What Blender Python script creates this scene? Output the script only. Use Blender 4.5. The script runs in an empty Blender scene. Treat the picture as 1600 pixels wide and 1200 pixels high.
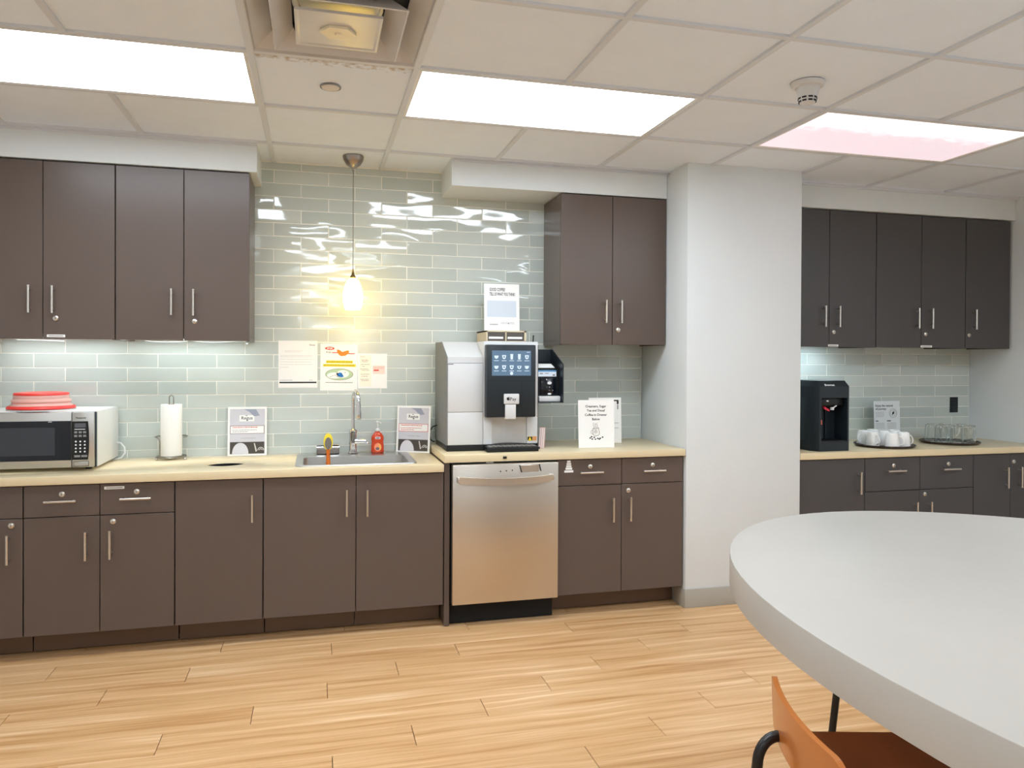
import bpy, bmesh, math, random
from mathutils import Vector, Matrix
random.seed(7)
C = bpy.context.scene.collection
S = bpy.context.scene
R = math.radians

# ------------------------------------------------------------------ camera
F, YAW, PIT, ROL, CY = 1179.254, 0.254750073, -0.00714068782, 0.0048422667, -30.4587
fw = Vector((math.sin(YAW)*math.cos(PIT), math.cos(YAW)*math.cos(PIT), math.sin(PIT)))
r0 = Vector((math.cos(YAW), -math.sin(YAW), 0)); u0 = r0.cross(fw)
rt = r0*math.cos(ROL)+u0*math.sin(ROL); up = -r0*math.sin(ROL)+u0*math.cos(ROL)
cam = bpy.data.cameras.new('camera'); co = bpy.data.objects.new('camera', cam); C.objects.link(co)
cam.sensor_width = 36; cam.lens = F/1600*36; cam.shift_y = CY/1600; cam.clip_start = .05
m = Matrix((rt, up, -fw)).transposed().to_4x4(); m.translation = (0, 0, 1.42); co.matrix_world = m
S.camera = co

# ------------------------------------------------------------------ light level and view
LIGHT = 9.0            # radiance of the ceiling troffer lenses
S.view_settings.view_transform = 'Standard'; S.view_settings.look = 'None'
S.view_settings.exposure = 0.16; S.view_settings.gamma = 1.0; S.view_settings.use_curve_mapping = False
w = bpy.data.worlds.new('world'); S.world = w; w.use_nodes = True
w.node_tree.nodes['Background'].inputs[0].default_value = (.9, .93, 1, 1)
w.node_tree.nodes['Background'].inputs[1].default_value = .3
S.cycles.max_bounces = 18; S.cycles.transmission_bounces = 16; S.cycles.diffuse_bounces = 7; S.cycles.glossy_bounces = 5

# ------------------------------------------------------------------ materials
def lin(c):
    return tuple(((v/255)/12.92 if v/255 <= .04045 else ((v/255+.055)/1.055)**2.4) for v in c)
def mat(name, rgb, rough=.5, metal=0., bump=None, vary=0., emit=None, trans=0., coat=0., spec=.5, ior=1.45, aniso=0):
    m = bpy.data.materials.new(name); m.use_nodes = True
    nt = m.node_tree; b = nt.nodes['Principled BSDF']; L = nt.links.new
    c = (*lin(rgb), 1)
    b.inputs['Base Color'].default_value = c
    b.inputs['Roughness'].default_value = rough; b.inputs['Metallic'].default_value = metal
    b.inputs['Specular IOR Level'].default_value = spec; b.inputs['IOR'].default_value = ior
    b.inputs['Transmission Weight'].default_value = trans; b.inputs['Coat Weight'].default_value = coat
    b.inputs['Coat Roughness'].default_value = .05
    if emit:
        b.inputs['Emission Color'].default_value = (*emit[0], 1); b.inputs['Emission Strength'].default_value = emit[1]
    tc = nt.nodes.new('ShaderNodeTexCoord')
    if vary:
        n = nt.nodes.new('ShaderNodeTexNoise'); n.inputs['Scale'].default_value = 6; n.inputs['Detail'].default_value = 5
        mx = nt.nodes.new('ShaderNodeMix'); mx.data_type = 'RGBA'
        mx.inputs['A'].default_value = tuple(max(0, v*(1-vary)) for v in c[:3])+(1,); mx.inputs['B'].default_value = tuple(min(1, v*(1+vary)) for v in c[:3])+(1,)
        L(tc.outputs['Object'], n.inputs['Vector']); L(n.outputs['Fac'], mx.inputs['Factor']); L(mx.outputs['Result'], b.inputs['Base Color'])
    if bump:
        n = nt.nodes.new('ShaderNodeTexNoise'); n.inputs['Scale'].default_value = bump[0]; n.inputs['Detail'].default_value = 3
        mp = nt.nodes.new('ShaderNodeMapping'); mp.inputs['Scale'].default_value = bump[2] if len(bump) > 2 else (1, 1, 1)
        bp = nt.nodes.new('ShaderNodeBump'); bp.inputs['Strength'].default_value = 1; bp.inputs['Distance'].default_value = bump[1]
        L(tc.outputs['Object'], mp.inputs['Vector']); L(mp.outputs['Vector'], n.inputs['Vector'])
        L(n.outputs['Fac'], bp.inputs['Height']); L(bp.outputs['Normal'], b.inputs['Normal'])
    return m

WALL = mat('wall paint', (218, 223, 224), .6, bump=(180, .0006), vary=.02)
CEIL = mat('acoustic panel', (230, 239, 250), .9, bump=(260, .0015), vary=.03)
GRID = mat('ceiling grid', (212, 217, 224), .5)
SLAB = mat('dark plenum', (60, 60, 64), .9)
CAB = mat('brown laminate', (93, 80, 73), .30, bump=(500, .0001, (1, 1, .05)), vary=.04)
CAB2 = mat('charcoal laminate', (72, 69, 69), .36, bump=(500, .0001, (1, 1, .05)), vary=.04)
CABK = mat('brown plinth', (100, 78, 62), .4, vary=.04)
GROUT = mat('grout', (236, 235, 226), .8)
COUNTER = mat('cream laminate', (220, 203, 166), .33, vary=.04)
STEEL = mat('brushed steel', (206, 198, 188), .32, 1, bump=(300, .0003, (.02, 1, 1)))
SSTEEL = mat('dull steel', (200, 198, 194), .34, 1)
NICKEL = mat('satin nickel', (214, 208, 200), .28, 1)
WIRE = mat('wire steel', (150, 145, 136), .3, 1)
CHROME = mat('chrome', (225, 225, 228), .07, 1)
BLACK = mat('black plastic', (16, 20, 22), .35)
GLOSSBLACK = mat('black glass', (10, 16, 26), .08, spec=.6)
CHAR = mat('charcoal plastic', (27, 36, 42), .38)
DARK = mat('dark gap', (14, 13, 12), .8)
WHITE = mat('white plastic', (208, 209, 209), .35)
WMET = mat('white enamel', (226, 226, 222), .3)
PAPER = mat('white paper', (240, 239, 236), .6)
GREYP = mat('grey machine side', (120, 121, 118), .45)
BASEB = mat('grey vinyl base', (168, 163, 152), .5)
RED = mat('red silicone', (236, 64, 56), .4)
PINK = mat('frosted pink silicone', (255, 205, 192), .35, trans=.35)
INK = mat('black ink', (28, 28, 30), .6)
INKG = mat('grey ink', (140, 138, 138), .6)
INKR = mat('red ink', (205, 60, 45), .6)
INKY = mat('yellow highlight', (245, 212, 40), .6)
INKO = mat('orange ink', (240, 130, 35), .6)
INKB = mat('blue ink', (35, 120, 195), .6)
INKGN = mat('pale green ink', (180, 205, 165), .6)
INKL = mat('pale grey print', (202, 200, 206), .6, vary=.12)
INKLB = mat('pale blue print', (205, 214, 224), .6)
INKBN = mat('brown ink', (120, 96, 70), .6)
INKP = mat('pale red print', (250, 214, 205), .6)
WPRINT = mat('white print', (236, 240, 242), .5)
CONC = mat('grey concrete laminate', (179, 174, 166), .34, vary=.05)
PLY = mat('honey plywood', (188, 112, 52), .32, bump=(40, .0002, (1, 8, 1)), vary=.08, coat=.3)
TUBE = mat('black steel tube', (24, 22, 22), .35)
TRAY = mat('dark brown tray', (58, 44, 36), .35)
BEIGE = mat('beige laminate', (206, 190, 160), .45)
DDRAW = mat('dark woodgrain drawer', (82, 74, 68), .5, bump=(120, .0005, (.1, 1, 1)), vary=.2)
CERAM = mat('white ceramic', (238, 238, 236), .15, coat=.5)
GLASS = mat('clear glass', (250, 252, 252), .02, trans=1, ior=1.47)
SOAP = mat('orange soap', (240, 88, 48), .15, trans=.35)
CLEAR = mat('clear plastic', (240, 240, 238), .2, trans=.25)
BORANGE = mat('orange translucent handle', (240, 120, 20), .2, trans=.3)
BYEL = mat('yellow plastic', (240, 215, 40), .35)
SPONGE = mat('grey scrub pad', (120, 112, 104), .9, bump=(200, .002))
REDP = mat('red lever', (200, 40, 65), .35)

def emis(name, col, s, pattern=False, base=(235, 235, 235)):
    m = mat(name, base, .4, emit=(col, s))
    if pattern:   # prismatic lens of a lamp near its end of life: uneven and pinkish
        nt = m.node_tree; L = nt.links.new; b = nt.nodes['Principled BSDF']
        tc = nt.nodes.new('ShaderNodeTexCoord'); mp = nt.nodes.new('ShaderNodeMapping'); mp.inputs['Scale'].default_value = (5, 9, 1)
        n = nt.nodes.new('ShaderNodeTexNoise'); n.inputs['Scale'].default_value = 2.2; n.inputs['Detail'].default_value = 5
        sp = nt.nodes.new('ShaderNodeSeparateXYZ'); mr = nt.nodes.new('ShaderNodeMapRange'); mr.inputs['From Min'].default_value = -.27; mr.inputs['From Max'].default_value = .12
        ad = nt.nodes.new('ShaderNodeMath'); ad.operation = 'MULTIPLY_ADD'; ad.inputs[1].default_value = .75; L(n.outputs['Fac'], ad.inputs[0])
        rp = nt.nodes.new('ShaderNodeValToRGB'); rp.color_ramp.elements[0].position = .25; rp.color_ramp.elements[0].color = (1, .95, .97, 1)
        rp.color_ramp.elements[1].position = 1; rp.color_ramp.elements[1].color = (.47, .375, .405, 1)
        L(tc.outputs['Object'], sp.inputs[0]); L(sp.outputs['Y'], mr.inputs['Value']); L(mr.outputs[0], ad.inputs[2])
        L(tc.outputs['Object'], mp.inputs[0]); L(mp.outputs[0], n.inputs[0]); L(ad.outputs[0], rp.inputs[0]); L(rp.outputs[0], b.inputs['Emission Color'])
    return m
LENS = emis('lit prismatic lens', (1, 1.12, 1.24), LIGHT)
LENS3 = emis('dim pinkish lens', (1, .9, .94), 1.6, True, (150, 150, 150))
SHADE = emis('glowing amber glass', (1, .62, .04), 13)
LED = emis('under cabinet lamp', (.95, 1.05, 1.06), 15)
LEDB = emis('cool under cabinet lamp', (.80, 1.0, 1.12), 26)
SCREEN = emis('lit screen', (.13, .22, .33), .9, base=(6, 8, 12))
SCRW = emis('lit screen icon', (.75, .88, 1), .95, base=(6, 8, 12))
SCRC = emis('lit terminal screen', (.75, .85, .95), .8, base=(6, 8, 12))

def tile_mat():
    m = mat('glass tile', (186, 197, 192), .06, coat=1., spec=.6)
    nt = m.node_tree; L = nt.links.new; b = nt.nodes['Principled BSDF']
    tc = nt.nodes.new('ShaderNodeTexCoord'); oi = nt.nodes.new('ShaderNodeObjectInfo')
    ad = nt.nodes.new('ShaderNodeVectorMath'); ad.operation = 'ADD'
    ml = nt.nodes.new('ShaderNodeVectorMath'); ml.operation = 'SCALE'; ml.inputs['Scale'].default_value = 1
    cb = nt.nodes.new('ShaderNodeCombineXYZ'); mm = nt.nodes.new('ShaderNodeMath'); mm.operation = 'MULTIPLY'; mm.inputs[1].default_value = 37
    L(oi.outputs['Random'], mm.inputs[0]); L(mm.outputs[0], cb.inputs[0]); L(mm.outputs[0], cb.inputs[1])
    L(tc.outputs['Object'], ad.inputs[0]); L(cb.outputs[0], ad.inputs[1])
    n = nt.nodes.new('ShaderNodeTexNoise'); n.inputs['Scale'].default_value = 5.5; n.inputs['Detail'].default_value = .3
    bp = nt.nodes.new('ShaderNodeBump'); bp.inputs['Strength'].default_value = 1; bp.inputs['Distance'].default_value = .0065
    mp = nt.nodes.new('ShaderNodeMapping'); mp.inputs['Scale'].default_value = (.8, 1, 2.0)
    L(ad.outputs[0], mp.inputs[0]); L(mp.outputs[0], n.inputs['Vector']); L(n.outputs['Fac'], bp.inputs['Height'])
    L(bp.outputs['Normal'], b.inputs['Normal']); L(bp.outputs['Normal'], b.inputs['Coat Normal'])
    mx = nt.nodes.new('ShaderNodeMix'); mx.data_type = 'RGBA'
    mx.inputs['A'].default_value = (*lin((183, 192, 187)), 1); mx.inputs['B'].default_value = (*lin((198, 205, 199)), 1)
    L(oi.outputs['Random'], mx.inputs['Factor']); L(mx.outputs['Result'], b.inputs['Base Color'])
    return m
TILE = tile_mat()

def plank_mat():
    m = mat('light oak plank', (224, 182, 132), .34)
    nt = m.node_tree; L = nt.links.new; b = nt.nodes['Principled BSDF']
    tc = nt.nodes.new('ShaderNodeTexCoord'); oi = nt.nodes.new('ShaderNodeObjectInfo')
    cb = nt.nodes.new('ShaderNodeCombineXYZ'); mm = nt.nodes.new('ShaderNodeMath'); mm.operation = 'MULTIPLY'; mm.inputs[1].default_value = 53
    ad = nt.nodes.new('ShaderNodeVectorMath'); ad.operation = 'ADD'
    L(oi.outputs['Random'], mm.inputs[0]); L(mm.outputs[0], cb.inputs[0]); L(mm.outputs[0], cb.inputs[1])
    L(tc.outputs['Object'], ad.inputs[0]); L(cb.outputs[0], ad.inputs[1])
    # low-frequency warp so that the grain wanders
    wn = nt.nodes.new('ShaderNodeTexNoise'); wn.inputs['Scale'].default_value = 1.6; wn.inputs['Detail'].default_value = 2
    wv = nt.nodes.new('ShaderNodeVectorMath'); wv.operation = 'MULTIPLY'; wv.inputs[1].default_value = (0, .06, 0)
    ad2 = nt.nodes.new('ShaderNodeVectorMath'); ad2.operation = 'ADD'
    L(ad.outputs[0], wn.inputs['Vector']); L(wn.outputs['Color'], wv.inputs[0]); L(ad.outputs[0], ad2.inputs[0]); L(wv.outputs[0], ad2.inputs[1])
    mp = nt.nodes.new('ShaderNodeMapping'); mp.inputs['Scale'].default_value = (.9, 26, 1); L(ad2.outputs[0], mp.inputs[0])
    n = nt.nodes.new('ShaderNodeTexNoise'); n.inputs['Scale'].default_value = 1; n.inputs['Detail'].default_value = 6; n.inputs['Roughness'].default_value = .55
    L(mp.outputs[0], n.inputs['Vector'])
    mp2 = nt.nodes.new('ShaderNodeMapping'); mp2.inputs['Scale'].default_value = (3, 160, 1); L(ad2.outputs[0], mp2.inputs[0])
    n2 = nt.nodes.new('ShaderNodeTexNoise'); n2.inputs['Scale'].default_value = 1; n2.inputs['Detail'].default_value = 3; L(mp2.outputs[0], n2.inputs['Vector'])
    av = nt.nodes.new('ShaderNodeMix'); av.data_type = 'FLOAT'; av.inputs['Factor'].default_value = .25
    L(n.outputs['Fac'], av.inputs['A']); L(n2.outputs['Fac'], av.inputs['B'])
    rp = nt.nodes.new('ShaderNodeValToRGB'); e = rp.color_ramp.elements
    e[0].position = .36; e[0].color = (*lin((188, 137, 86)), 1); e[1].position = .66; e[1].color = (*lin((240, 206, 165)), 1)
    k = e.new(.46); k.color = (*lin((208, 163, 113)), 1); k = e.new(.56); k.color = (*lin((220, 178, 131)), 1)
    L(av.outputs['Result'], rp.inputs[0]); L(rp.outputs[0], b.inputs['Base Color'])
    bp = nt.nodes.new('ShaderNodeBump'); bp.inputs['Distance'].default_value = .0003; L(n2.outputs['Fac'], bp.inputs['Height']); L(bp.outputs['Normal'], b.inputs['Normal'])
    return m
PLANK = plank_mat()

# ------------------------------------------------------------------ building helpers
ORG = {}
class MB:
    def __init__(s): s.b = bmesh.new()
    def _add(s, t):
        me = bpy.data.meshes.new('tmp'); t.to_mesh(me); t.free(); s.b.from_mesh(me); bpy.data.meshes.remove(me); return s
    def box(s, x0, x1, y0, y1, z0, z1, bev=0, seg=2):
        t = bmesh.new(); bmesh.ops.create_cube(t, size=1)
        for v in t.verts:
            v.co = Vector(((x0+x1)/2+v.co.x*(x1-x0), (y0+y1)/2+v.co.y*(y1-y0), (z0+z1)/2+v.co.z*(z1-z0)))
        if bev: bmesh.ops.bevel(t, geom=t.edges[:], offset=bev, segments=seg, profile=.5, affect='EDGES')
        return s._add(t)
    def lathe(s, prof, c=(0, 0, 0), seg=32, axis='z', flute=None, close=False):
        n = len(prof); vs = []
        for i in range(seg):
            a = 2*math.pi*i/seg; k = 1+(flute*math.cos(a*12) if flute else 0)
            for r, h in prof:
                p = (r*k*math.cos(a), r*k*math.sin(a), h)
                if axis == 'y': p = (p[0], p[2], p[1])
                if axis == 'x': p = (p[2], p[0], p[1])
                vs.append(s.b.verts.new((c[0]+p[0], c[1]+p[1], c[2]+p[2])))
        fs = []
        for i in range(seg):
            j = (i+1) % seg
            for k in range(n-1 if not close else n):
                l = (k+1) % n
                q = [vs[i*n+k], vs[j*n+k], vs[j*n+l], vs[i*n+l]]
                if axis == 'y': q.reverse()
                try: fs.append(s.b.faces.new(q))
                except ValueError: pass
        if not close:
            for k, rev in ((0, True), (n-1, False)):
                if prof[k][0] > 1e-5:
                    q = [vs[i*n+k] for i in range(seg)]
                    if rev: q.reverse()
                    s.b.faces.new(q)
        for f in fs: f.smooth = True
        bmesh.ops.remove_doubles(s.b, verts=vs, dist=1e-6)
        return s
    def cyl(s, p0, p1, r, seg=12, r2=None):
        return s.tube([p0, p1], r, seg, r2)
    def tube(s, pts, r, seg=10, r2=None, closed=False):
        P = [Vector(p) for p in pts]; n = len(P); rings = []
        prev = None
        for i, p in enumerate(P):
            if closed: d = P[(i+1) % n]-P[i-1]
            else: d = (P[min(i+1, n-1)]-P[max(i-1, 0)])
            d.normalize()
            if prev is None: a = d.orthogonal().normalized()
            else:
                a = prev-d*prev.dot(d); a.normalize()
            prev = a; bb = d.cross(a)
            rr = r if r2 is None else r+(r2-r)*i/(n-1)
            rings.append([s.b.verts.new(p+(a*math.cos(2*math.pi*k/seg)+bb*math.sin(2*math.pi*k/seg))*rr) for k in range(seg)])
        for i in range(n if closed else n-1):
            A, Bq = rings[i], rings[(i+1) % n]
            for k in range(seg):
                f = s.b.faces.new((A[k], A[(k+1) % seg], Bq[(k+1) % seg], Bq[k])); f.smooth = True
        if not closed:
            s.b.faces.new(rings[0][::-1]); s.b.faces.new(rings[-1])
        return s
    def prism(s, pts, d0, d1, axis='x'):
        # polygon pts extruded along an axis; pts are (y,z) for x, (x,z) for y, (x,y) for z
        def P(a, b, d): return {'x': (d, a, b), 'y': (a, d, b), 'z': (a, b, d)}[axis]
        A = [s.b.verts.new(P(a, b, d0)) for a, b in pts]; Bq = [s.b.verts.new(P(a, b, d1)) for a, b in pts]
        fs = [s.b.faces.new(A[::-1]), s.b.faces.new(Bq)]
        n = len(pts)
        for i in range(n): fs.append(s.b.faces.new((A[i], A[(i+1) % n], Bq[(i+1) % n], Bq[i])))
        bmesh.ops.recalc_face_normals(s.b, faces=fs)
        return s
    def poly3(s, pts, th):
        # flat polygon of 3-D points given a thickness vector
        th = Vector(th); A = [s.b.verts.new(p) for p in pts]; Bq = [s.b.verts.new(Vector(p)+th) for p in pts]
        fs = [s.b.faces.new(A[::-1]), s.b.faces.new(Bq)]; n = len(pts)
        for i in range(n): fs.append(s.b.faces.new((A[i], A[(i+1) % n], Bq[(i+1) % n], Bq[i])))
        bmesh.ops.recalc_face_normals(s.b, faces=fs); return s
    def text(s, txt, o, X, U, size, th=.0004, align='LEFT', bold=0, sx=1):
        cu = bpy.data.curves.new('t', 'FONT'); cu.body = txt; cu.size = size; cu.align_x = align; cu.extrude = th/2; cu.offset = bold; cu.resolution_u = 2
        ob = bpy.data.objects.new('t', cu); C.objects.link(ob)
        me = bpy.data.meshes.new_from_object(ob)
        X = Vector(X).normalized(); U = Vector(U).normalized(); N = X.cross(U); o = Vector(o)
        for v in me.vertices: v.co = o+X*v.co.x*sx+U*v.co.y+N*(v.co.z+th/2)
        s.b.from_mesh(me); bpy.data.meshes.remove(me); bpy.data.objects.remove(ob); bpy.data.curves.remove(cu)
        return s
    def xf(s, M):
        for v in s.b.verts: v.co = M @ v.co
        return s
    def build(s, name, m, parent=None, label=None, loc=None, smooth=False, kind=None):
        base = Vector(loc) if loc is not None else Vector((0, 0, 0))
        if parent is not None:
            o0 = ORG.get(parent.name_full)
            off = Vector((0, 0, 0)) if o0 is None else o0
            for v in s.b.verts: v.co -= off
            ORGc = o0
        else:
            for v in s.b.verts: v.co -= base
            ORGc = base
        me = bpy.data.meshes.new(name); s.b.to_mesh(me); s.b.free(); me.materials.append(m)
        if smooth:
            me.shade_smooth()
        me.set_sharp_from_angle(angle=R(38))
        o = bpy.data.objects.new(name, me); C.objects.link(o)
        if parent is not None: o.parent = parent
        else: o.location = base
        ORG[o.name_full] = ORGc
        if label: o['label'] = label
        if kind: o['kind'] = kind
        return o
def thing(name, label, cat, loc, group=None, rot=None):
    o = bpy.data.objects.new(name, None); C.objects.link(o); o.location = loc; o.empty_display_size = .1
    o['label'] = label; o['category'] = cat
    if group: o['group'] = group
    if rot is not None: o.rotation_euler = (0, 0, rot); ORG[o.name_full] = None
    else: ORG[o.name_full] = Vector(loc)
    return o
def solo(mb, name, m, label, cat, loc, group=None, smooth=False):
    o = mb.build(name, m, None, label, loc, smooth); o['category'] = cat
    if group: o['group'] = group
    return o
def struct(mb, name, m, loc=(0, 0, 0)):
    o = mb.build(name, m, None, None, loc); o['kind'] = 'structure'; return o
def circ(cx, cy, r, n=32, ry=None, a0=0, a1=2*math.pi):
    ry = ry or r
    full = abs(a1-a0-2*math.pi) < 1e-6
    return [(cx+r*math.cos(a0+(a1-a0)*i/(n if full else n-1)), cy+ry*math.sin(a0+(a1-a0)*i/(n if full else n-1))) for i in range(n)]
def subtract(o, cutter):
    md = o.modifiers.new('b', 'BOOLEAN'); md.object = cutter; md.operation = 'DIFFERENCE'; md.solver = 'EXACT'
    bpy.context.view_layer.update(); dg = bpy.context.evaluated_depsgraph_get()
    me = bpy.data.meshes.new_from_object(o.evaluated_get(dg)); o.modifiers.clear(); o.data = me
    bpy.data.objects.remove(cutter)

HC = 2.54      # ceiling
WY = 4.53      # face of the tiled wall
XL, XR, YB = -2.3, 4.66, -2.6

# ------------------------------------------------------------------ room shell
struct(MB().box(XL-.1, XR+.1, WY+.012, WY+.15, 0, 2.8), 'wall_north', WALL)
struct(MB().box(XL-.1, XL, YB, WY+.01, 0, 2.8), 'wall_left', WALL)
struct(MB().box(XR, XR+.1, YB, WY+.01, 0, 2.8), 'wall_right', WALL)
struct(MB().box(XL-.1, XR+.1, YB-.1, YB, 0, 2.8), 'wall_south', WALL)
struct(MB().box(2.052, 2.80, 3.92, WY+.008, 0, 2.8, .004), 'wall_column', WALL)
struct(MB().box(XL, -.30, 4.17, WY+.008, 2.392, 2.72), 'wall_soffit_left', WALL)
struct(MB().box(.735, 2.05, 4.18, WY+.008, 2.392, 2.72), 'wall_soffit_middle', WALL)
struct(MB().box(2.803, XR-.003, 4.16, WY+.008, 2.392, 2.72), 'wall_soffit_right', WALL)
struct(MB().box(XR-.01, XR-.001, YB+.01, 3.9, 0, .105, .002), 'baseboard_right', BASEB)
bb = MB().box(2.045, 2.807, 3.912, 3.919, .0, .107, .002); bb.box(2.044, 2.051, 3.915, 4.06, 0, .107, .002)
struct(bb, 'baseboard_column', BASEB)
struct(MB().box(XL+.001, XL+.01, YB+.01, 3.9, 0, .105, .002), 'baseboard_left', BASEB)

# floor: planks
floor = struct(MB().box(XL, XR, YB, WY+.01, -.06, -.0085), 'floor', mat('plank joint', (120, 78, 44), .8))
PW, PL = .1575, 1.2235
offs = {0: .67, 1: -.24, 2: .053, 3: .366, 4: -.55, 5: .08, 6: -.44, 7: .15, -1: .363, -2: .062, -3: .96}
plank_cache = {}
npl = 0
rest = MB()
for k in range(7, -36, -1):
    y0 = 2.917+PW*k; y1 = y0+PW
    if k not in offs: offs[k] = offs[k+1]-.305
    if y0 > 4.12: continue
    if y1 < YB: break
    y0 = max(y0, YB)
    x = offs[k]-PL*6
    while x+PL < XL: x += PL
    while x < XR:
        a, b_ = max(x, XL)+.0013, min(x+PL, XR)-.0013
        x += PL
        if b_-a < .03: continue
        key = (round(b_-a, 3), round(y1-y0, 3))
        cx, cyy = (a+b_)/2, (y0+y1)/2
        if npl >= 292:
            rest.box(a, b_, y0+.0003, y1-.0003, -.008, 0, .0006, 1); continue
        if key not in plank_cache:
            hx, hy = (b_-a)/2, (y1-y0)/2-.0003
            o = MB().box(-hx, hx, -hy, hy, -.008, 0, .0006, 1).build('plank', PLANK, floor); plank_cache[key] = o.data
        else:
            o = bpy.data.objects.new('plank', plank_cache[key]); C.objects.link(o); o.parent = floor
        o.location = (cx, cyy, 0); npl += 1
if len(rest.b.faces): rest.build('plank', PLANK, floor, kind='stuff')

# ceiling: grid bars and lay-in panels
ceil_ = struct(MB().box(XL, XR, YB, WY+.01, 2.74, 2.80), 'ceiling', SLAB)
STAIN = mat('soot marked panel', (230, 239, 250), .9, bump=(260, .0015))
nt = STAIN.node_tree; L = nt.links.new; tc = nt.nodes.new('ShaderNodeTexCoord'); n = nt.nodes.new('ShaderNodeTexNoise'); n.inputs['Scale'].default_value = 38; n.inputs['Detail'].default_value = 6
sp = nt.nodes.new('ShaderNodeSeparateXYZ'); mr = nt.nodes.new('ShaderNodeMapRange'); mr.inputs['From Min'].default_value = -.18; mr.inputs['From Max'].default_value = -.29; mr.inputs['To Max'].default_value = .5
a2 = nt.nodes.new('ShaderNodeMath'); a2.operation = 'ADD'; rp = nt.nodes.new('ShaderNodeValToRGB'); rp.color_ramp.elements[0].position = .72; rp.color_ramp.elements[0].color = (*lin((230, 239, 250)), 1)
rp.color_ramp.elements[1].position = 1; rp.color_ramp.elements[1].color = (*lin((176, 158, 142)), 1)
L(tc.outputs['Object'], sp.inputs[0]); L(tc.outputs['Object'], n.inputs[0]); L(sp.outputs['Y'], mr.inputs['Value']); L(mr.outputs[0], a2.inputs[0]); L(n.outputs['Fac'], a2.inputs[1]); L(a2.outputs[0], rp.inputs[0]); L(rp.outputs[0], nt.nodes['Principled BSDF'].inputs['Base Color'])
gx = [-.235+.61*k for k in range(-4, 9)]; gy = [2.305+.61*k for k in range(-8, 4)]
def gspan(lines, lo, hi):
    e = [lo]+[v for v in lines if lo+.03 < v < hi-.03]+[hi]; return list(zip(e[:-1], e[1:]))
lights = [(-1.455, 2.915, LENS), (.375, 2.915, LENS), (2.205, 2.915, LENS3),
          (-.235, 1.085, LENS), (2.205, 1.085, LENS), (3.425, 1.085, LENS), (-2.065, -.745, LENS), (2.205, -.745, LENS), (-.235, -2.575, LENS)]  # the light nearest the right wall is added to brighten the alcove
lights = [l for l in lights if l[1] > YB]
def lit(cx, cy_):
    return any(l[0] < cx < l[0]+1.22 and l[1] < cy_ < l[1]+.61 for l in lights)
for v in gx:
    if XL+.03 < v < XR-.03:
        yend = 4.17 if (v < -.30 or v > .735) else WY
        if 2.05 < v < 2.8: yend = 3.915
        cuts = sorted((l[1]+.010, l[1]+.600) for l in lights if l[0]+.1 < v < l[0]+1.12)
        a = YB
        for c0, c1 in cuts+[(yend, None)]:
            if c0-a > .02: MB().box(v-.012, v+.012, a, c0, HC-.004, HC+.02, .001, 1).build('grid_bar', GRID, ceil_)
            a = c1
for v in gy:
    if YB+.03 < v < WY:
        # cut where a fixture straddles no bar: bars run full width
        xs = [(XL, XR)] if v < 3.9 else [(XL, 2.05), (2.8, XR)]
        for a, b_ in xs: MB().box(a, b_, v-.012, v+.012, HC-.0035, HC+.019, .001, 1).build('grid_bar', GRID, ceil_)
pc = {}
for (x0, x1) in gspan(gx, XL, XR):
    for (y0, y1) in gspan(gy, YB, WY+.005):
        cx, cyy = (x0+x1)/2, (y0+y1)/2
        if lit(cx, cyy): continue
        if abs(cx-.07) < .1 and abs(cyy-2.61) < .1: continue      # air diffuser
        key = (round(x1-x0, 3), round(y1-y0, 3))
        if key not in pc:
            hx, hy = (x1-x0)/2-.006, (y1-y0)/2-.006
            o = MB().box(-hx, hx, -hy, hy, 0, .015).build('ceiling_panel', CEIL, ceil_); pc[key] = o.data
        else:
            o = bpy.data.objects.new('ceiling_panel', pc[key]); C.objects.link(o); o.parent = ceil_
        o.location = (cx, cyy, HC+.007)
        if abs(cx-.07) < .1 and abs(cyy-3.22) < .1:
            o.data = o.data.copy(); o.data.materials[0] = STAIN
# wall angle trims
n = 0
for a, b_, y in ((XL, -.30, 4.16), (.745, 2.05, 4.17), (2.803, XR, 4.15)):
    n += 1; struct(MB().box(a, b_, y-.012, y+.009, HC-.012, HC-.001), 'trim_%d' % n, GRID)

LL = {0: 'lit ceiling light at the left edge above the left wall cabinets', 1: 'lit ceiling light in the middle, between air vent and column',
      2: 'dim pinkish ceiling light at the right, near the smoke detector', 3: 'lit ceiling light over the viewer, outside the picture, mirrored in the wall tiles',
      4: 'lit ceiling light over the oval table, outside the picture', 5: 'lit ceiling light beside the right wall, outside the picture', 6: 'lit ceiling light behind the viewer near the left wall',
      7: 'lit ceiling light behind the viewer, right of the table', 8: 'lit ceiling light at the far back of the room'}
for i, (x, y, m_) in enumerate(lights):
    t = thing('ceiling_light', LL.get(i, 'lit ceiling light behind the viewer, outside the picture'), 'ceiling light', (x+.61, y+.305, HC), 'recessed ceiling troffers')
    f = MB()
    f.box(x+.012, x+1.208, y+.012, y+.026, HC-.002, HC+.03); f.box(x+.012, x+1.208, y+.584, y+.598, HC-.002, HC+.03)
    f.box(x+.012, x+.026, y+.026, y+.584, HC-.002, HC+.03); f.box(x+1.194, x+1.208, y+.026, y+.584, HC-.002, HC+.03)
    f.box(x+.012, x+1.208, y+.012, y+.598, HC+.03, HC+.10); f.build('frame', WMET, t)
    MB().box(x+.027, x+1.193, y+.027, y+.583, HC+.002, HC+.006).build('lens', m_, t)

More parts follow.
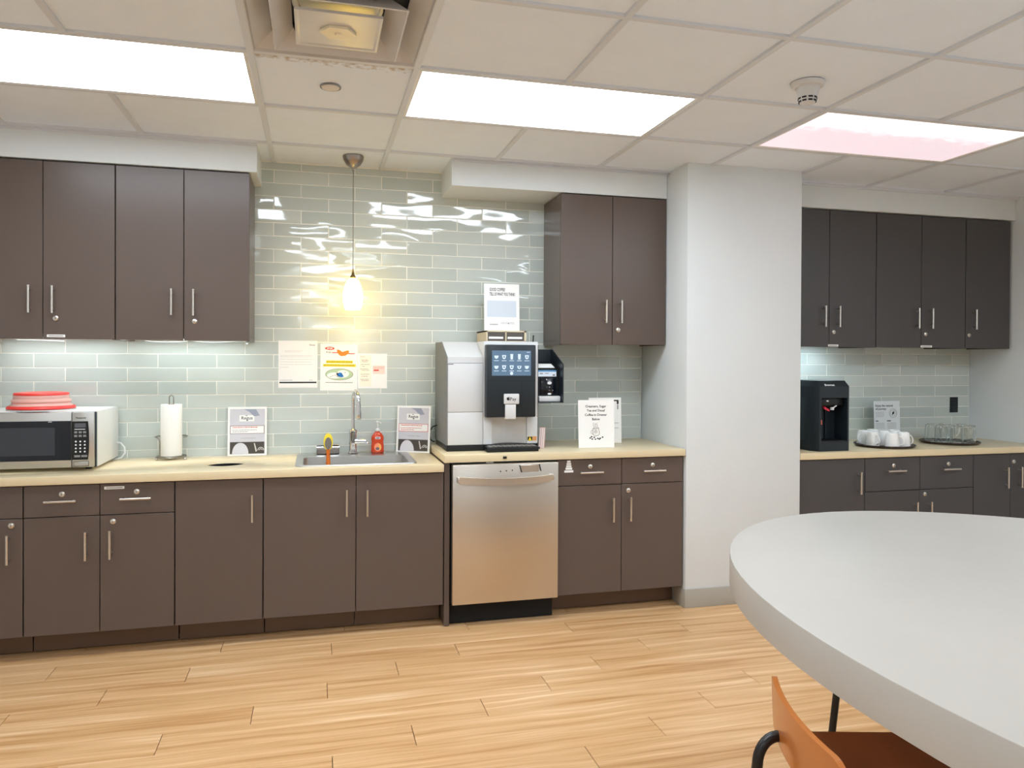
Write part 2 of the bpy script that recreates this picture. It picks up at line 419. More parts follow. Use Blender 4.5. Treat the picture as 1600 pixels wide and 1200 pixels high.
# ------------------------------------------------------------------ wall tiles
wall_tiled = struct(MB().box(-2.29, 2.045, WY-.0012, WY+.0105, .80, HC+.01), 'wall_tiled', GROUT)
wall_tiled2 = struct(MB().box(2.804, XR-.004, WY-.0012, WY+.0105, .80, 1.6), 'wall_tiled_alcove', GROUT)
tcache = {}
def tile(par, x0, x1, z0, z1):
    w_, h_ = round(x1-x0, 3), round(z1-z0, 3)
    if w_ < .012 or h_ < .012: return
    key = (w_, h_)
    if key not in tcache:
        bm = MB(); g = .0013; b = .0026; hx, hz = w_/2-g, h_/2-g
        bm.box(-hx, hx, 0, .007, -hz, hz)
        top = [v for v in bm.b.verts if v.co.y < .001]
        fr = [f for f in bm.b.faces if all(v in top for v in f.verts)]
        r = bmesh.ops.inset_region(bm.b, faces=fr, thickness=b, depth=0)
        for v in bm.b.verts:
            if v.co.y < .001 and (abs(v.co.x) > hx-1e-5 or abs(v.co.z) > hz-1e-5): v.co.y = .0028
        o = bm.build('tile', TILE, par); tcache[key] = o.data
    else:
        o = bpy.data.objects.new('tile', tcache[key]); C.objects.link(o); o.parent = par
    o.location = ((x0+x1)/2, WY-.003, (z0+z1)/2)
    o.rotation_euler = (R(random.uniform(-.35, .35)), 0, R(random.uniform(-.18, .18)))
TH, TW = .0755, .3045
for k in range(-1, 22):
    z0 = .911+TH*k; z1 = z0+TH
    if k == -1: z0 = .867
    z1 = min(z1, HC-.001)
    off = .072 if k % 2 == 0 else -.082
    lo, hi = (-2.288, 2.045) if z0 < 1.50 else (-.35, 1.40)
    x = off-TW*12
    while x < hi:
        a, b_ = max(x, lo), min(x+TW, hi); x += TW
        if b_-a < .015: continue
        if k == -1 and a > .6: a = a; 
        tile(wall_tiled, a, b_, max(z0, .913) if (k == -1 and a > .6) else z0, z1)
for k in range(9):
    z0 = .866 if k == 0 else .864+TH*k; z1 = .864+TH*(k+1)
    off = 3.442 if k % 2 == 0 else 3.590
    if k % 2 == 0: off = 3.442
    x = off-TW*4
    while x < XR-.006:
        a, b_ = max(x, 2.806), min(x+TW, XR-.006); x += TW
        if b_ > a+.015: tile(wall_tiled2, a, b_, z0, z1)

# ------------------------------------------------------------------ counters
def worktop(name, label, x0, x1, y0, z0, z1, loc):
    mb = MB().box(x0, x1, y0, WY-.004, z0, z1, .0025)
    return solo(mb, name, COUNTER, label, 'countertop', loc)
wt1 = worktop('worktop', 'cream laminate countertop with the sink and round cut-out, left run', -2.29, .655, 3.92, .825, .865, (-.4, 4.2, .825))
for c_ in (MB().box(-.068, .497, 4.045, 4.385, .7, 1).build('cut', COUNTER), MB().lathe([(.105, .7), (.105, 1)], (-.455, 4.215, 0), 48).build('cut', COUNTER)):
    subtract(wt1, c_)
MB().lathe([(.110, .60), (.110, .822), (.1045, .823), (.1045, .851), (.1025, .851), (.1025, .60)], (-.455, 4.215, 0), 40, close=True).build('cutout_shade', BLACK, wt1, 'added black sleeve standing for the shade inside the round cut-out')  # black sleeve added for the shade seen down the cut-out
wt2 = worktop('worktop', 'cream laminate countertop above the dishwasher, one step higher', .658, 2.049, 3.92, .872, .911, (1.35, 4.2, .872))
MB().box(.973, .993, 3.914, 3.9195, .886, .899, .001).build('clip', BLACK, wt2, 'small black clip on the front edge')
wt3 = worktop('worktop', 'cream laminate countertop in the right alcove', 2.803, XR-.002, 3.92, .825, .865, (3.7, 4.2, .825))

# ------------------------------------------------------------------ cabinets
CABX = [CAB]
def bar_handle(x, z, y, L, vert, par):
    mb = MB(); yy = y-.032; h = L/2; q = h*.72
    if vert:
        mb.cyl((x, yy, z-h), (x, yy, z+h), .006, 12)
        for s in (-q, q): mb.cyl((x, yy, z+s), (x, y, z+s), .0042, 8)
    else:
        mb.cyl((x-h, yy, z), (x+h, yy, z), .006, 12)
        for s in (-q, q): mb.cyl((x+s, yy, z), (x+s, y, z), .0042, 8)
    mb.build('handle', NICKEL, par)
def lock(x, z, y, par):
    mb = MB().lathe([(0, -.007), (.008, -.007), (.0125, -.004), (.0135, 0)], (x, y, z), 20, 'y'); l = mb.build('lock', NICKEL, par)
    # keyhole slot shows as a separate dark insert on the same lock
    MB().box(x-.0012, x+.0012, y-.0078, y-.0068, z-.005, z+.005).build('keyhole', DARK, par)
def front(kind, par, x0, x1, z0, z1, y, hx=None, hz=None, vert=True, lk=None, tag=None):
    g = .0017; CAB = CABX[0]
    d = MB().box(x0+g, x1-g, y, y+.019, z0+g, z1-g, .0012, 1).build(kind, CAB, par)
    if hx is not None: bar_handle(hx, hz, y, .135, vert, d)
    if lk: lock(lk[0], lk[1], y, d)
    if tag:
        MB().box(tag[0], tag[1], y-.0012, y-.0002, tag[2]-.0065, tag[2]+.0065).build('name_label', PAPER, d)
        MB().box(tag[0]+.008, tag[1]-.008, y-.0017, y-.0012, tag[2]-.002, tag[2]+.002).build('print', INKG, d)
    return d
def carcass(par, x0, x1, y0, y1, z0, z1, top=True, side_l=False):
    mb = MB(); t = .016; CAB = CABX[0]
    mb.box(x0, x0+t, y0, y1, z0, z1); mb.box(x1-t, x1, y0, y1, z0, z1)
    mb.box(x0+t, x1-t, y0, y1, z0, z0+t); mb.box(x0+t, x1-t, y1-.006, y1, z0+t, z1)
    if top: mb.box(x0+t, x1-t, y0, y1-.006, z1-t, z1)
    else: mb.box(x0+t, x1-t, y0, y0+t, z1-.06, z1)
    mb.build('carcass', CAB, par)
def base_cab(label, x0, x1, fronts, ztop=.8215, kicks=None, gr='base cabinets', mk=True):
    t = thing('base_cabinet', label, 'cabinet', ((x0+x1)/2, 4.24, 0), gr)
    carcass(t, x0+.001, x1-.001, 3.962, WY-.01, .115, ztop, top=False)
    for k in (kicks or [(x0, x1)]):
        MB().box(k[0]+.0015, k[1]-.0015, 4.07, 4.086, .006, .113, .001, 1).build('plinth', CABK, t)
    for f in fronts: front(*((f[0], t)+tuple(f[1:])))
    return t
YD = 3.94
DT = .672; BT = .821; BB = .119
def D(x0, x1, hx, lk=None, z1=DT, hz=.535, **k): return ('door', x0, x1, BB, z1, YD, hx, hz, True, lk)
def W(x0, x1, hx, hz=.748, zt=BT, zb=DT, lk=True, tag=None):
    return ('drawer', x0, x1, zb, zt, YD, hx, hz, False, (hx-.0+.0, hz+.030) if lk else None, tag)
base_cab('brown base cabinet in the far left corner, outside the picture', -2.28, -1.955, [W(-2.28, -1.955, -2.12), D(-2.28, -1.955, -2.0)])
base_cab('brown base cabinet below the microwave at the left edge', -1.953, -1.307, [W(-1.953, -1.63, -1.79), W(-1.63, -1.307, -1.47), D(-1.953, -1.63, -1.9), D(-1.63, -1.307, -1.362, (-1.354, .641))])
base_cab('brown base cabinet with two drawers and two doors, left of the tall doors', -1.305, -.658,
         [W(-1.305, -.985, -1.145), W(-.985, -.658, -.825, tag=(-.966, -.879, .800)), D(-1.305, -.985, -1.04), D(-.985, -.658, -.936, (-.928, .640))])
base_cab('narrow brown base cabinet below the round cut-out, one tall door', -.656, -.251, [D(-.656, -.251, -.3, None, BT, .677)])
base_cab('brown sink cabinet with two tall doors and bar handles', -.249, .657, [D(-.249, .203, .156, None, BT, .684), D(.203, .657, .259, None, BT, .680)], kicks=[(-.249, .203), (.203, .657)])
fp = MB().box(.661, .690, 3.945, 4.45, .006, .868, .001, 1)
solo(fp, 'filler_panel', CAB, 'narrow brown upright panel between sink cabinet and dishwasher', 'panel', (.675, 4.2, .006))
rc = base_cab('brown base cabinet with two drawers, right of the dishwasher', 1.287, 2.043,
         [W(1.287, 1.665, 1.477, .796, .8685, .722), W(1.665, 2.043, 1.853, .794, .8685, .722),
          ('door', 1.287, 1.665, BB, .722, YD, 1.607, .583, True, None), ('door', 1.665, 2.043, BB, .722, YD, 1.710, .584, True, (1.706, .685))], .869)
# stepped white sticker on the left drawer
st = [o for o in rc.children if o.name.startswith('drawer')][0]
mb = MB()
for i, (hw, zz) in enumerate(((.026, .797), (.019, .812), (.015, .825), (.013, .838), (.010, .851))):
    mb.box(1.352-hw, 1.352+hw, 3.9385, 3.9398, zz, zz+.0115)
mb.build('sticker', PAPER, st, 'white stepped cup-shaped sticker')
# alcove base cabinets
CABX[0] = CAB2
base_cab('dark base cabinet under the water dispenser', 2.806, 3.272, [('door', 2.806, 3.272, BB, BT, YD, 3.222, .673, True, None)], gr='alcove base cabinets')
base_cab('dark base cabinet with two locked drawers under the mugs and glasses', 3.274, 4.093,
         [W(3.274, 3.680, 3.482, .739, BT, .612), W(3.680, 4.093, 3.897, .737, BT, .612),
          ('door', 3.274, 3.680, BB, .612, YD, 3.637, .472, True, None), ('door', 3.680, 4.093, BB, .612, YD, 3.743, .470, True, (3.718, .582))], gr='alcove base cabinets')
base_cab('dark base cabinet in the alcove corner, two tall doors', 4.095, 4.655,
         [('door', 4.095, 4.390, BB, BT, YD, 4.342, .667, True, None), ('door', 4.390, 4.655, BB, BT, YD, 4.452, .667, True, (4.415, .766))], gr='alcove base cabinets')

CABX[0] = CAB
UY, UB, UT = 4.18, 1.507, 2.386
def upper(label, x0, x1, doors, gr):
    t = thing('wall_cabinet', label, 'cabinet', ((x0+x1)/2, 4.36, UB), gr)
    carcass(t, x0+.001, x1-.001, 4.2, WY-.007, UB+.024, UT)
    for a, b_ in ((x0+.001, x0+.017), (x1-.017, x1-.001)): MB().box(a, b_, 4.2, WY-.007, UB, UB+.023).build('side_skirt', CABX[0], t)
    for d in doors:
        front('door', t, d[0], d[1], UB, UT, UY, d[2], 1.703, True, d[3] if len(d) > 3 else None, d[4] if len(d) > 4 else None)
    return t
G1, G2 = 'wall cabinets', 'alcove wall cabinets'
upper('brown wall cabinet in the left corner, outside the picture', -2.27, -1.627, [(-2.27, -1.95, -2.0), (-1.95, -1.627, -1.9)], G1)
upper('brown two-door wall cabinet above the microwave, white label at its bottom', -1.625, -.977, [(-1.625, -1.3, -1.354), (-1.3, -.977, -1.251, (-1.243, 1.611), (-1.282, -1.201, 1.524))], G1)
upper('brown two-door wall cabinet above the paper towels, without label', -.975, -.335, [(-.975, -.656, -.711), (-.656, -.335, -.607, (-.604, 1.606))], G1)
upper('brown two-door wall cabinet right of the coffee machine, beside the column', 1.379, 2.046, [(1.379, 1.701, 1.653), (1.701, 2.046, 1.750, (1.739, 1.596))], G1)
CABX[0] = CAB2
upper('dark wall cabinet beside the column, above the water dispenser', 2.806, 3.546, [(2.806, 3.192, 3.145), (3.192, 3.546, 3.250, (3.227, 1.604), (3.185, 3.261, 1.518))], G2)
upper('dark two-door wall cabinet in the middle of the alcove', 3.548, 4.263, [(3.548, 3.904, 3.861), (3.904, 4.263, 3.970, (3.940, 1.600), (3.900, 3.991, 1.518))], G2)
upper('dark one-door wall cabinet in the alcove, against the right wall', 4.265, 4.640, [(4.265, 4.640, 4.326, (4.295, 1.597))], G2)
# under-cabinet lamps
def ucl(x0, x1, y, m_, label):
    t = thing('under_cabinet_light', label, 'lamp', ((x0+x1)/2, y, 1.528))
    MB().box(x0, x1, y-.03, y+.03, 1.517, 1.5305, .002).build('housing', WHITE, t)
    MB().box(x0+.01, x1-.01, y-.022, y+.022, 1.5145, 1.5165).build('lens', m_, t)
for a, b_, lb in ((-1.58, -1.01, 'slim white lamp under the wall cabinet above the microwave'), (-.94, -.37, 'slim white lamp under the wall cabinet above the paper towels')): ucl(a, b_, 4.40, LED, lb)
#ucl(-1.45, -.55, 4.43, LED, 'slim white lamp under the left wall cabinets, lighting the tiles')
ucl(2.90, 3.40, 4.36, LEDB, 'slim lamp under the alcove wall cabinets, above the dispenser')

# ------------------------------------------------------------------ table and stool
a_ = math.atan2(.98, -.199) ; ctr = Vector((1.815, .835)); LA, SA = 1.354, .910
ax = Vector((-.19903, .97999)); bx = Vector((.97999, .19903))
t = thing('dining_table', 'large oval table with a thick grey laminate top in the foreground', 'table', (ctr.x, ctr.y, 0))
def ell(s=0.):
    return [tuple(ctr+ax*(LA-s)*math.cos(2*math.pi*i/96)+bx*(SA-s)*math.sin(2*math.pi*i/96)) for i in range(96)]
mb = MB(); b = mb.b; rings = []
for s, z in ((.0, .833), (.0, .9115), (.0008, .9133), (.0025, .914)):
    rings.append([b.verts.new((p[0], p[1], z)) for p in ell(s)])
for A, Bq in zip(rings[:-1], rings[1:]):
    for i in range(96):
        f = b.faces.new((A[i], A[(i+1) % 96], Bq[(i+1) % 96], Bq[i])); f.smooth = True
b.faces.new(rings[0][::-1]); b.faces.new(rings[-1]); bmesh.ops.recalc_face_normals(b, faces=b.faces[:])
mb.build('tabletop', CONC, t)
for sx, sy in ((-1, 1), (-1, -1), (1, 1), (1, -1)):
    top = Vector((ctr.x+.405*sx, ctr.y+.915*sy, .833)); bot = Vector((ctr.x+.505*sx, ctr.y+.925*sy, 0))
    MB().tube([bot, top], .0095, 12).build('leg', TUBE, t)
    MB().box(top.x-.05, top.x+.05, top.y-.05, top.y+.05, .827, .8328).build('mounting_plate', TUBE, t)
# stool in local coordinates: x forward, y to the sitter's left, origin under the middle of the backrest
st = thing('bar_stool', 'bar stool with a curved honey plywood back and seat, tucked under the table', 'stool', (.868, 1.187, 0), rot=math.atan2(-.262, .965))
def strip(path, half, z0, z1, th, rc_, tilt=0.):
    """curved plate: plan curve x(y) for y in -half..half, rounded corners rc_, thickness th towards +x"""
    mb = MB(); b = mb.b; N = 40; M = 8; F1 = []; F2 = []
    for i in range(N+1):
        y = -half+2*half*i/N; e = half-abs(y); d = 0
        if e < rc_: d = rc_-math.sqrt(max(0, rc_*rc_-(rc_-e)**2))
        c1, c2 = [], []
        for j in range(M+1):
            z = (z0+d)+(z1-z0-2*d)*j/M; x = path(y)-tilt*(z-z0)
            c1.append(b.verts.new((x, y, z))); c2.append(b.verts.new((x+th, y, z)))
        F1.append(c1); F2.append(c2)
    for i in range(N):
        for j in range(M):
            f = b.faces.new((F1[i][j], F1[i][j+1], F1[i+1][j+1], F1[i+1][j])); f.smooth = True
            f = b.faces.new((F2[i][j], F2[i+1][j], F2[i+1][j+1], F2[i][j+1])); f.smooth = True
        b.faces.new((F1[i][0], F1[i+1][0], F2[i+1][0], F2[i][0])); b.faces.new((F1[i][M], F2[i][M], F2[i+1][M], F1[i+1][M]))
    for j in range(M):
        b.faces.new((F1[0][j], F2[0][j], F2[0][j+1], F1[0][j+1])); b.faces.new((F1[N][j], F1[N][j+1], F2[N][j+1], F2[N][j]))
    bmesh.ops.recalc_face_normals(b, faces=b.faces[:])
    return mb
strip(lambda y: -.026+.030*((y+.014)/.2)**2, .186, .672, .775, .011, .036, .04).xf(Matrix.Translation((0, .014, 0))).build('backrest', PLY, st)
# seat: bent plywood, front edge rolls down
mb = MB(); b = mb.b; N = 24; M = 16; T1 = []; T2 = []
for i in range(N+1):
    u = i/N; x = .035+.37*u
    hw = .195 if u < .85 else .195-.03*((u-.85)/.15)**2
    if u < .08: hw = .195-.012*((.08-u)/.08)**2
    r1, r2 = [], []
    for j in range(M+1):
        v = -1+2*j/M; z = .650-.010*(1-v*v)*math.sin(math.pi*min(1, u*1.1))-(.02*((u-.85)/.15)**2 if u > .85 else 0)
        r1.append(b.verts.new((x, hw*v, z))); r2.append(b.verts.new((x, hw*v, z-.011)))
    T1.append(r1); T2.append(r2)
for i in range(N):
    for j in range(M):
        for T, rv in ((T1, 0), (T2, 1)):
            q = [T[i][j], T[i+1][j], T[i+1][j+1], T[i][j+1]]
            f = b.faces.new(q[::-1] if rv else q); f.smooth = True
    b.faces.new((T1[i][0], T2[i][0], T2[i+1][0], T1[i+1][0])); b.faces.new((T1[i][M], T1[i+1][M], T2[i+1][M], T2[i][M]))
for j in range(M):
    b.faces.new((T1[0][j], T1[0][j+1], T2[0][j+1], T2[0][j])); b.faces.new((T1[N][j], T2[N][j], T2[N][j+1], T1[N][j+1]))
bmesh.ops.recalc_face_normals(b, faces=b.faces[:])
mb.build('seat', mat('shade darkened plywood', (142, 74, 36), .4, bump=(40, .0002, (1, 8, 1)), vary=.08), st, 'plywood seat, its brown darkened for the shade under the table')  # plywood darkened to put the tabletop's shade into the seat colour
for s in (1, -1):
    # rear leg rises behind the backrest and curls forward into it
    P = [Vector((-.115, s*.165, 0)), Vector((-.085, s*.115, .35)), Vector((-.068, s*.088, .60)), Vector((-.064, s*.084, .640))]
    for k in range(1, 9):
        q = k/8*math.pi/2; P.append(Vector((-.064+.038*(1-math.cos(q)), s*(.084+.012*(1-math.cos(q))), .640+.048*math.sin(q))))
    P.append(Vector((-.018, s*.098, .688)))
    MB().tube(P, .0105, 12).build('leg', TUBE, st)
    MB().tube([(.42, s*.19, 0), (.36, s*.15, .60), (.35, s*.145, .634)], .0105, 12).build('leg', TUBE, st)
    MB().tube([(-.080, s*.108, .40), (-.02, s*.125, .50), (.05, s*.14, .60), (.09, s*.145, .627), (.355, s*.147, .627)], .009, 10).build('seat_frame', TUBE, st)
MB().tube([(.395, .175, .25), (.395, -.175, .25)], .009, 10).build('footrest', TUBE, st)
MB().tube([(.09, .14, .627), (.09, -.14, .627)], .008, 10).build('stretcher', TUBE, st)

# ------------------------------------------------------------------ dishwasher
x0, x1 = .6935, 1.2845
t = thing('dishwasher', 'stainless steel dishwasher with a bowed bar handle', 'dishwasher', (.989, 4.2, 0))
MB().box(x0+.003, x1-.003, 3.945, 4.49, .11, .869, .001, 1).build('body', BLACK, t)
MB().box(x0+.005, x1-.012, 3.98, 4.46, .004, .11).build('kick_recess', DARK, t)
dr = MB().box(x0+.004, x1-.005, 3.90, 3.944, .124, .862, .004).build('door', STEEL, t)
mb = MB()
path = []
for i in range(17):
    u = -1+i/8; path.append((.979+.252*u, 3.853-.022*(1-u*u), .786-.010*(1-u*u)))
for p, q in zip(path[:-1], path[1:]):
    mb.prism([(p[0], p[1]), (q[0], q[1]), (q[0], q[1]+.014), (p[0], p[1]+.014)], p[2]-.018, p[2]+.018, 'z')
bmesh.ops.remove_doubles(mb.b, verts=mb.b.verts[:], dist=1e-5)
for ex in (-1, 1): mb.box(.979+ex*.252-.010, .979+ex*.252+.010, 3.854, 3.8985, .774, .802, .002)
mb.build('handle', NICKEL, dr)
mb = MB().box(1.065, 1.168, 3.8975, 3.8995, .815, .852, .001, 1); mb.build('vent_plate', NICKEL, dr)
mb = MB().prism([(1.058, .853), (1.062, .853), (1.075, .813), (1.069, .813)], 3.897, 3.8993, 'y'); mb.prism([(1.168, .855), (1.173, .855), (1.182, .818), (1.177, .818)], 3.897, 3.8993, 'y'); mb.build('plate_edge', BLACK, dr)
for k, bxx in enumerate((.955, .987, 1.02)): MB().lathe([(0, -.0015), (.0035, -.0015), (.0035, 0)], (bxx, 3.8995, .822+.002*k), 12, 'y').build('indicator', INK, dr)
MB().box(.885, .925, 3.935, 3.9445, .8635, .8685).build('badge', WHITE, t)

# ------------------------------------------------------------------ microwave
x0, x1, yf = -1.585, -1.036, 4.10
t = thing('microwave_oven', 'white microwave oven with a steel front on the left counter', 'microwave', (-1.31, 4.3, .865))
MB().box(x0, x1, yf+.012, 4.512, .881, 1.155, .004).build('body', WMET, t)
for fx in (-1.53, -1.09):
    for fy in (4.16, 4.46): MB().lathe([(.016, 0), (.016, .0165)], (fx, fy, .8652), 14).build('foot', BLACK, t)
MB().box(x0, x1-.004, yf-.006, yf+.011, .8815, 1.152, .002).build('rear_frame', CHAR, t)
dr = MB().box(x0, -1.1425, yf-.028, yf-.0065, .884, 1.152, .004).build('door', SSTEEL, t)
MB().box(x0+.03, -1.1435, yf-.0305, yf-.0275, .920, 1.111, .001, 1).build('glass', GLOSSBLACK, dr)
MB().box(x0+.07, -1.213, yf-.0318, yf-.0306, .946, 1.080).build('mesh_window', mat('window mesh', (52, 56, 62), .25), dr)
cp = MB().box(-1.1405, x1-.008, yf-.028, yf-.0065, .884, 1.152, .004).build('control_panel', SSTEEL, t)
mb = MB().prism([(-1.1405, .921), (-1.070, .921), (-1.066, .96), (-1.065, 1.01), (-1.066, 1.06), (-1.070, 1.108), (-1.1405, 1.108)], yf-.0300, yf-.0275, 'y'); mb.build('keypad', BLACK, cp)
MB().box(-1.128, -1.080, yf-.0312, yf-.0300, 1.078, 1.098).build('display', mat('dim display', (92, 92, 100), .3), cp)
mb = MB()
for r_ in range(2):
    for c_ in range(3): mb.box(-1.130+.0195*c_, -1.117+.0195*c_, yf-.0312, yf-.03, 1.050-.018*r_, 1.060-.018*r_)
for c_, wd in ((0, .026), (1, .026)): mb.box(-1.130+.031*c_, -1.130+.031*c_+wd, yf-.0312, yf-.03, .934, .944)
mb.build('buttons', INKG, cp)
mb = MB()
for r_ in range(4):
    for c_ in range(3): mb.lathe([(0, -.0012), (.0042, -.0012), (.0042, 0)], (-1.123+.0195*c_, yf-.03, 1.010-.0165*r_), 10, 'y')
mb.box(-1.129, -1.082, yf-.0312, yf-.03, 1.068, 1.071)
mb.build('number_keys', WPRINT, cp)
MB().text('Panasonic', (-1.124, yf-.0282, 1.121), (1, 0, 0), (0, 0, 1), .0115, bold=.0003).build('lettering', INK, cp)
mb = MB().box(-1.132, -1.068, yf-.0305, yf-.0282, .892, .912, .001, 1); mb.build('door_button', SSTEEL, cp)
mb = MB()
for q in ((-1.1335, -1.0665, .9125, .9140), (-1.1335, -1.0665, .8895, .8910), (-1.1335, -1.132, .891, .9125), (-1.068, -1.0665, .891, .9125)):
    mb.box(q[0], q[1], yf-.0293, yf-.0282, q[2], q[3])
mb.build('button_gap', DARK, cp)
mb = MB().text('~', (-1.243, yf-.0307, 1.098), (1, 0, .1), (0, 0, 1), .03); mb.build('sticker_print', WPRINT, dr)
MB().tube([(-1.034, 4.47, .96), (-1.015, 4.465, .957), (-.995, 4.46, .935), (-.990, 4.45, .905), (-1.005, 4.44, .882), (-1.03, 4.44, .874), (-1.05, 4.45, .8705)], .0045, 8).build('power_cord', WHITE, t)
# collapsible cover
mx, my, mz = -1.325, 4.245, 1.1555
t = thing('microwave_cover', 'collapsible red and frosted food cover on top of the microwave', 'food cover', (mx, my, mz))
MB().lathe([(.138, 0), (.150, 0), (.150, .005), (.138, .007), (.138, 0)], (mx, my, mz), 48).build('rim', CLEAR, t)
MB().lathe([(.128, .0075), (.149, .0075), (.151, .012), (.147, .020), (.140, .023), (.128, .020)], (mx, my, mz), 48, close=True).build('lower_ring', RED, t)
MB().lathe([(.138, .0235), (.130, .030), (.126, .036), (.131, .044), (.129, .052), (.120, .058), (.122, .066), (.119, .074), (.110, .074), (.113, .060), (.120, .044), (.122, .030), (.128, .0235)], (mx, my, mz), 48, close=True).build('folding_wall', PINK, t)
MB().lathe([(0, .078), (.100, .078), (.106, .0745), (.119, .0745), (.121, .079), (.118, .086), (.100, .088), (.06, .083), (0, .083)], (mx, my, mz), 48).build('lid_ring', RED, t)

# ------------------------------------------------------------------ paper towel
px, py, pz = -.757, 4.435, .8652
t = thing('paper_towel_holder', 'upright wire paper towel holder on the left counter', 'towel holder', (px, py, pz))
def ringpts(cx, cy_, r, z, a0=0, a1=360, n=28): return [(cx+r*math.cos(R(a0+(a1-a0)*i/n)), cy_+r*math.sin(R(a0+(a1-a0)*i/n)), z) for i in range(n+1)]
mb = MB().tube(ringpts(px, py, .076, pz+.017, 0, 360, 36)[:-1], .0036, 8, closed=True); mb.tube([(px-.076, py, pz+.017), (px+.076, py, pz+.017)], .0036, 8); mb.tube([(px, py-.076, pz+.017), (px, py+.07, pz+.017)], .0036, 8); mb.build('base_ring', WIRE, t)
for a in (200, 340, 90): MB().lathe([(0, 0), (.006, .001), (.0085, .0075), (.006, .0135), (0, .0145)], (px+.076*math.cos(R(a)), py+.076*math.sin(R(a)), pz), 12).build('foot', NICKEL, t)
P = [(px-.011, py, pz+.02), (px-.011, py, pz+.335)]+[(px-.011*math.cos(R(a)), py, pz+.335+.014*math.sin(R(a))) for a in range(15, 180, 15)]+[(px+.011, py, pz+.335), (px+.011, py, pz+.02)]
MB().tube(P, .003, 8).build('spindle', WIRE, t)
a0 = 232
P = [(px+.076*math.cos(R(a0)), py+.076*math.sin(R(a0)), pz+.017), (px+.076*math.cos(R(a0)), py+.076*math.sin(R(a0)), pz+.105)]+[(px+.080*math.cos(R(a)), py+.080*math.sin(R(a)), pz+.125) for a in range(225, -35, -8)]
MB().tube(P, .0036, 8).build('side_arm', WIRE, t)
t2 = thing('paper_towel_roll', 'white paper towel roll on the wire holder', 'paper towels', (px, py, pz+.022))
MB().lathe([(.019, .022), (.053, .022), (.054, .025), (.054, .297), (.053, .300), (.019, .300)], (px, py, pz), 40, close=True).build('roll', mat('soft paper', (244, 242, 236), .9, bump=(150, .0008)), t2)
MB().lathe([(.0175, .021), (.0188, .021), (.0188, .301), (.0175, .301)], (px, py, pz), 24, close=True).build('core', mat('cardboard', (180, 150, 110), .8), t2)

# ------------------------------------------------------------------ signs
class Sign:
    def __init__(s, t, o, X, U): s.t = t; s.o = Vector(o); s.X = Vector(X).normalized(); s.U = Vector(U).normalized(); s.N = s.X.cross(s.U); s.k = 0
    def P(s, a, b, n=0): return s.o+s.X*a+s.U*b+s.N*n
    def sheet(s, w_, h_, m_=PAPER, name='sheet', th=.0015):
        MB().poly3([s.P(0, 0, -th), s.P(w_, 0, -th), s.P(w_, h_, -th), s.P(0, h_, -th)], s.N*th).build(name, m_, s.t)
    def shapes(s, name, m_, polys, lvl=1, label=None):
        mb = MB(); e = .0002*lvl
        for p in polys:
            mb.poly3([s.P(a, b, e) for a, b in p], s.N*.0002)
        return mb.build(name, m_, s.t, label)
    def rects(s, name, m_, rs, lvl=1): return s.shapes(name, m_, [[(a, b), (c, b), (c, d), (a, d)] for a, b, c, d in rs], lvl)
    def text(s, name, m_, items, lvl=1):
        mb = MB()
        for tx, a, b, sz, al, bo in items: mb.text(tx, s.P(a, b, .0002*lvl), s.X, s.U, sz, .0002, al, bo)
        mb.build(name, m_, s.t)
def words(x0, x1, y, h, seed, gap=.0022, mn=.004, mx_=.013):
    rr = random.Random(seed); out = []; x = x0
    while x < x1-mn:
        w_ = min(rr.uniform(mn, mx_), x1-x); out.append((x, y, x+w_, y+h)); x += w_+gap
    return out
def kitchen_sign(label, o, X, U, grp, red):
    t = thing('counter_sign', label, 'sign', o, grp); s = Sign(t, o, X, U); w_, h_ = .210, .276
    s.sheet(w_, h_, CLEAR if False else PAPER, 'sheet', .003)
    s.rects('photo_background', INKL, [(.011, .010, w_-.011, h_-.012)], 1)
    s.shapes('photo_shade', mat('blue grey print', (150, 155, 172), .6), [[(.085, .262), (.150, .262), (.172, .226), (.140, .222), (.112, .250)]], 2)
    s.rects('logo_panel', PAPER, [(.062, .194, .142, .229)], 2)
    s.text('logo_lettering', INK, [('Regus', .102, .2045, .026, 'CENTER', .0003)], 3)
    s.shapes('logo_mark', INK, [circ(.1, .2255, .0055, 12, .0018), circ(.1035, .198, .005, 12, .0016)], 3)
    s.rects('text_frame', INKR if red else mat('brown frame', (120, 80, 72), .6), [(.013, .124, w_-.014, .170)], 2)
    s.rects('text_panel', PAPER, [(.0155, .1265, w_-.0165, .1672)], 3)
    s.rects('warning_line', INKR, words(.026, .165, .158, .0042, 3), 4)
    s.rects('small_lines', INKG if not red else INKR, words(.024, .160, .1435, .0032, 4)+words(.026, .115, .1335, .0032, 5), 4)
    s.rects('caption_lines', INKG, words(.07, .15, .098, .002, 8), 2)
    s.rects('photo_strip', mat('dark photo print', (72, 66, 60), .5, vary=.3), [(.013, .0115, w_-.013, .078)], 2)
    s.shapes('plate_photo', mat('plate print', (214, 212, 218), .5, vary=.08), [[(.024, .0118)]+[(.068+.044*math.cos(a), .0118+.062*math.sin(a)) for a in [math.pi*(1-i/16) for i in range(17)]]], 3)
    s.shapes('cutlery_photo', mat('cutlery print', (205, 202, 196), .5), [[(.140, .070), (.146, .070), (.158, .025), (.150, .022)]]+
             [[(.178+r_*math.cos(a), .030+r_*math.sin(a)) for a in [i/10*math.pi for i in range(11)]]+[(.178+(r_-.004)*math.cos(a), .030+(r_-.004)*math.sin(a)) for a in [(10-i)/10*math.pi for i in range(11)]] for r_ in (.018, .010)], 3)
    return s
kitchen_sign('upright printed sign with photo strip behind the round cut-out', (-.477, 4.498, .8668), (1, 0, 0), (0, .085, 1), 'printed sink signs', False)
X2 = Vector((.164, -.090, .0)).normalized(); 
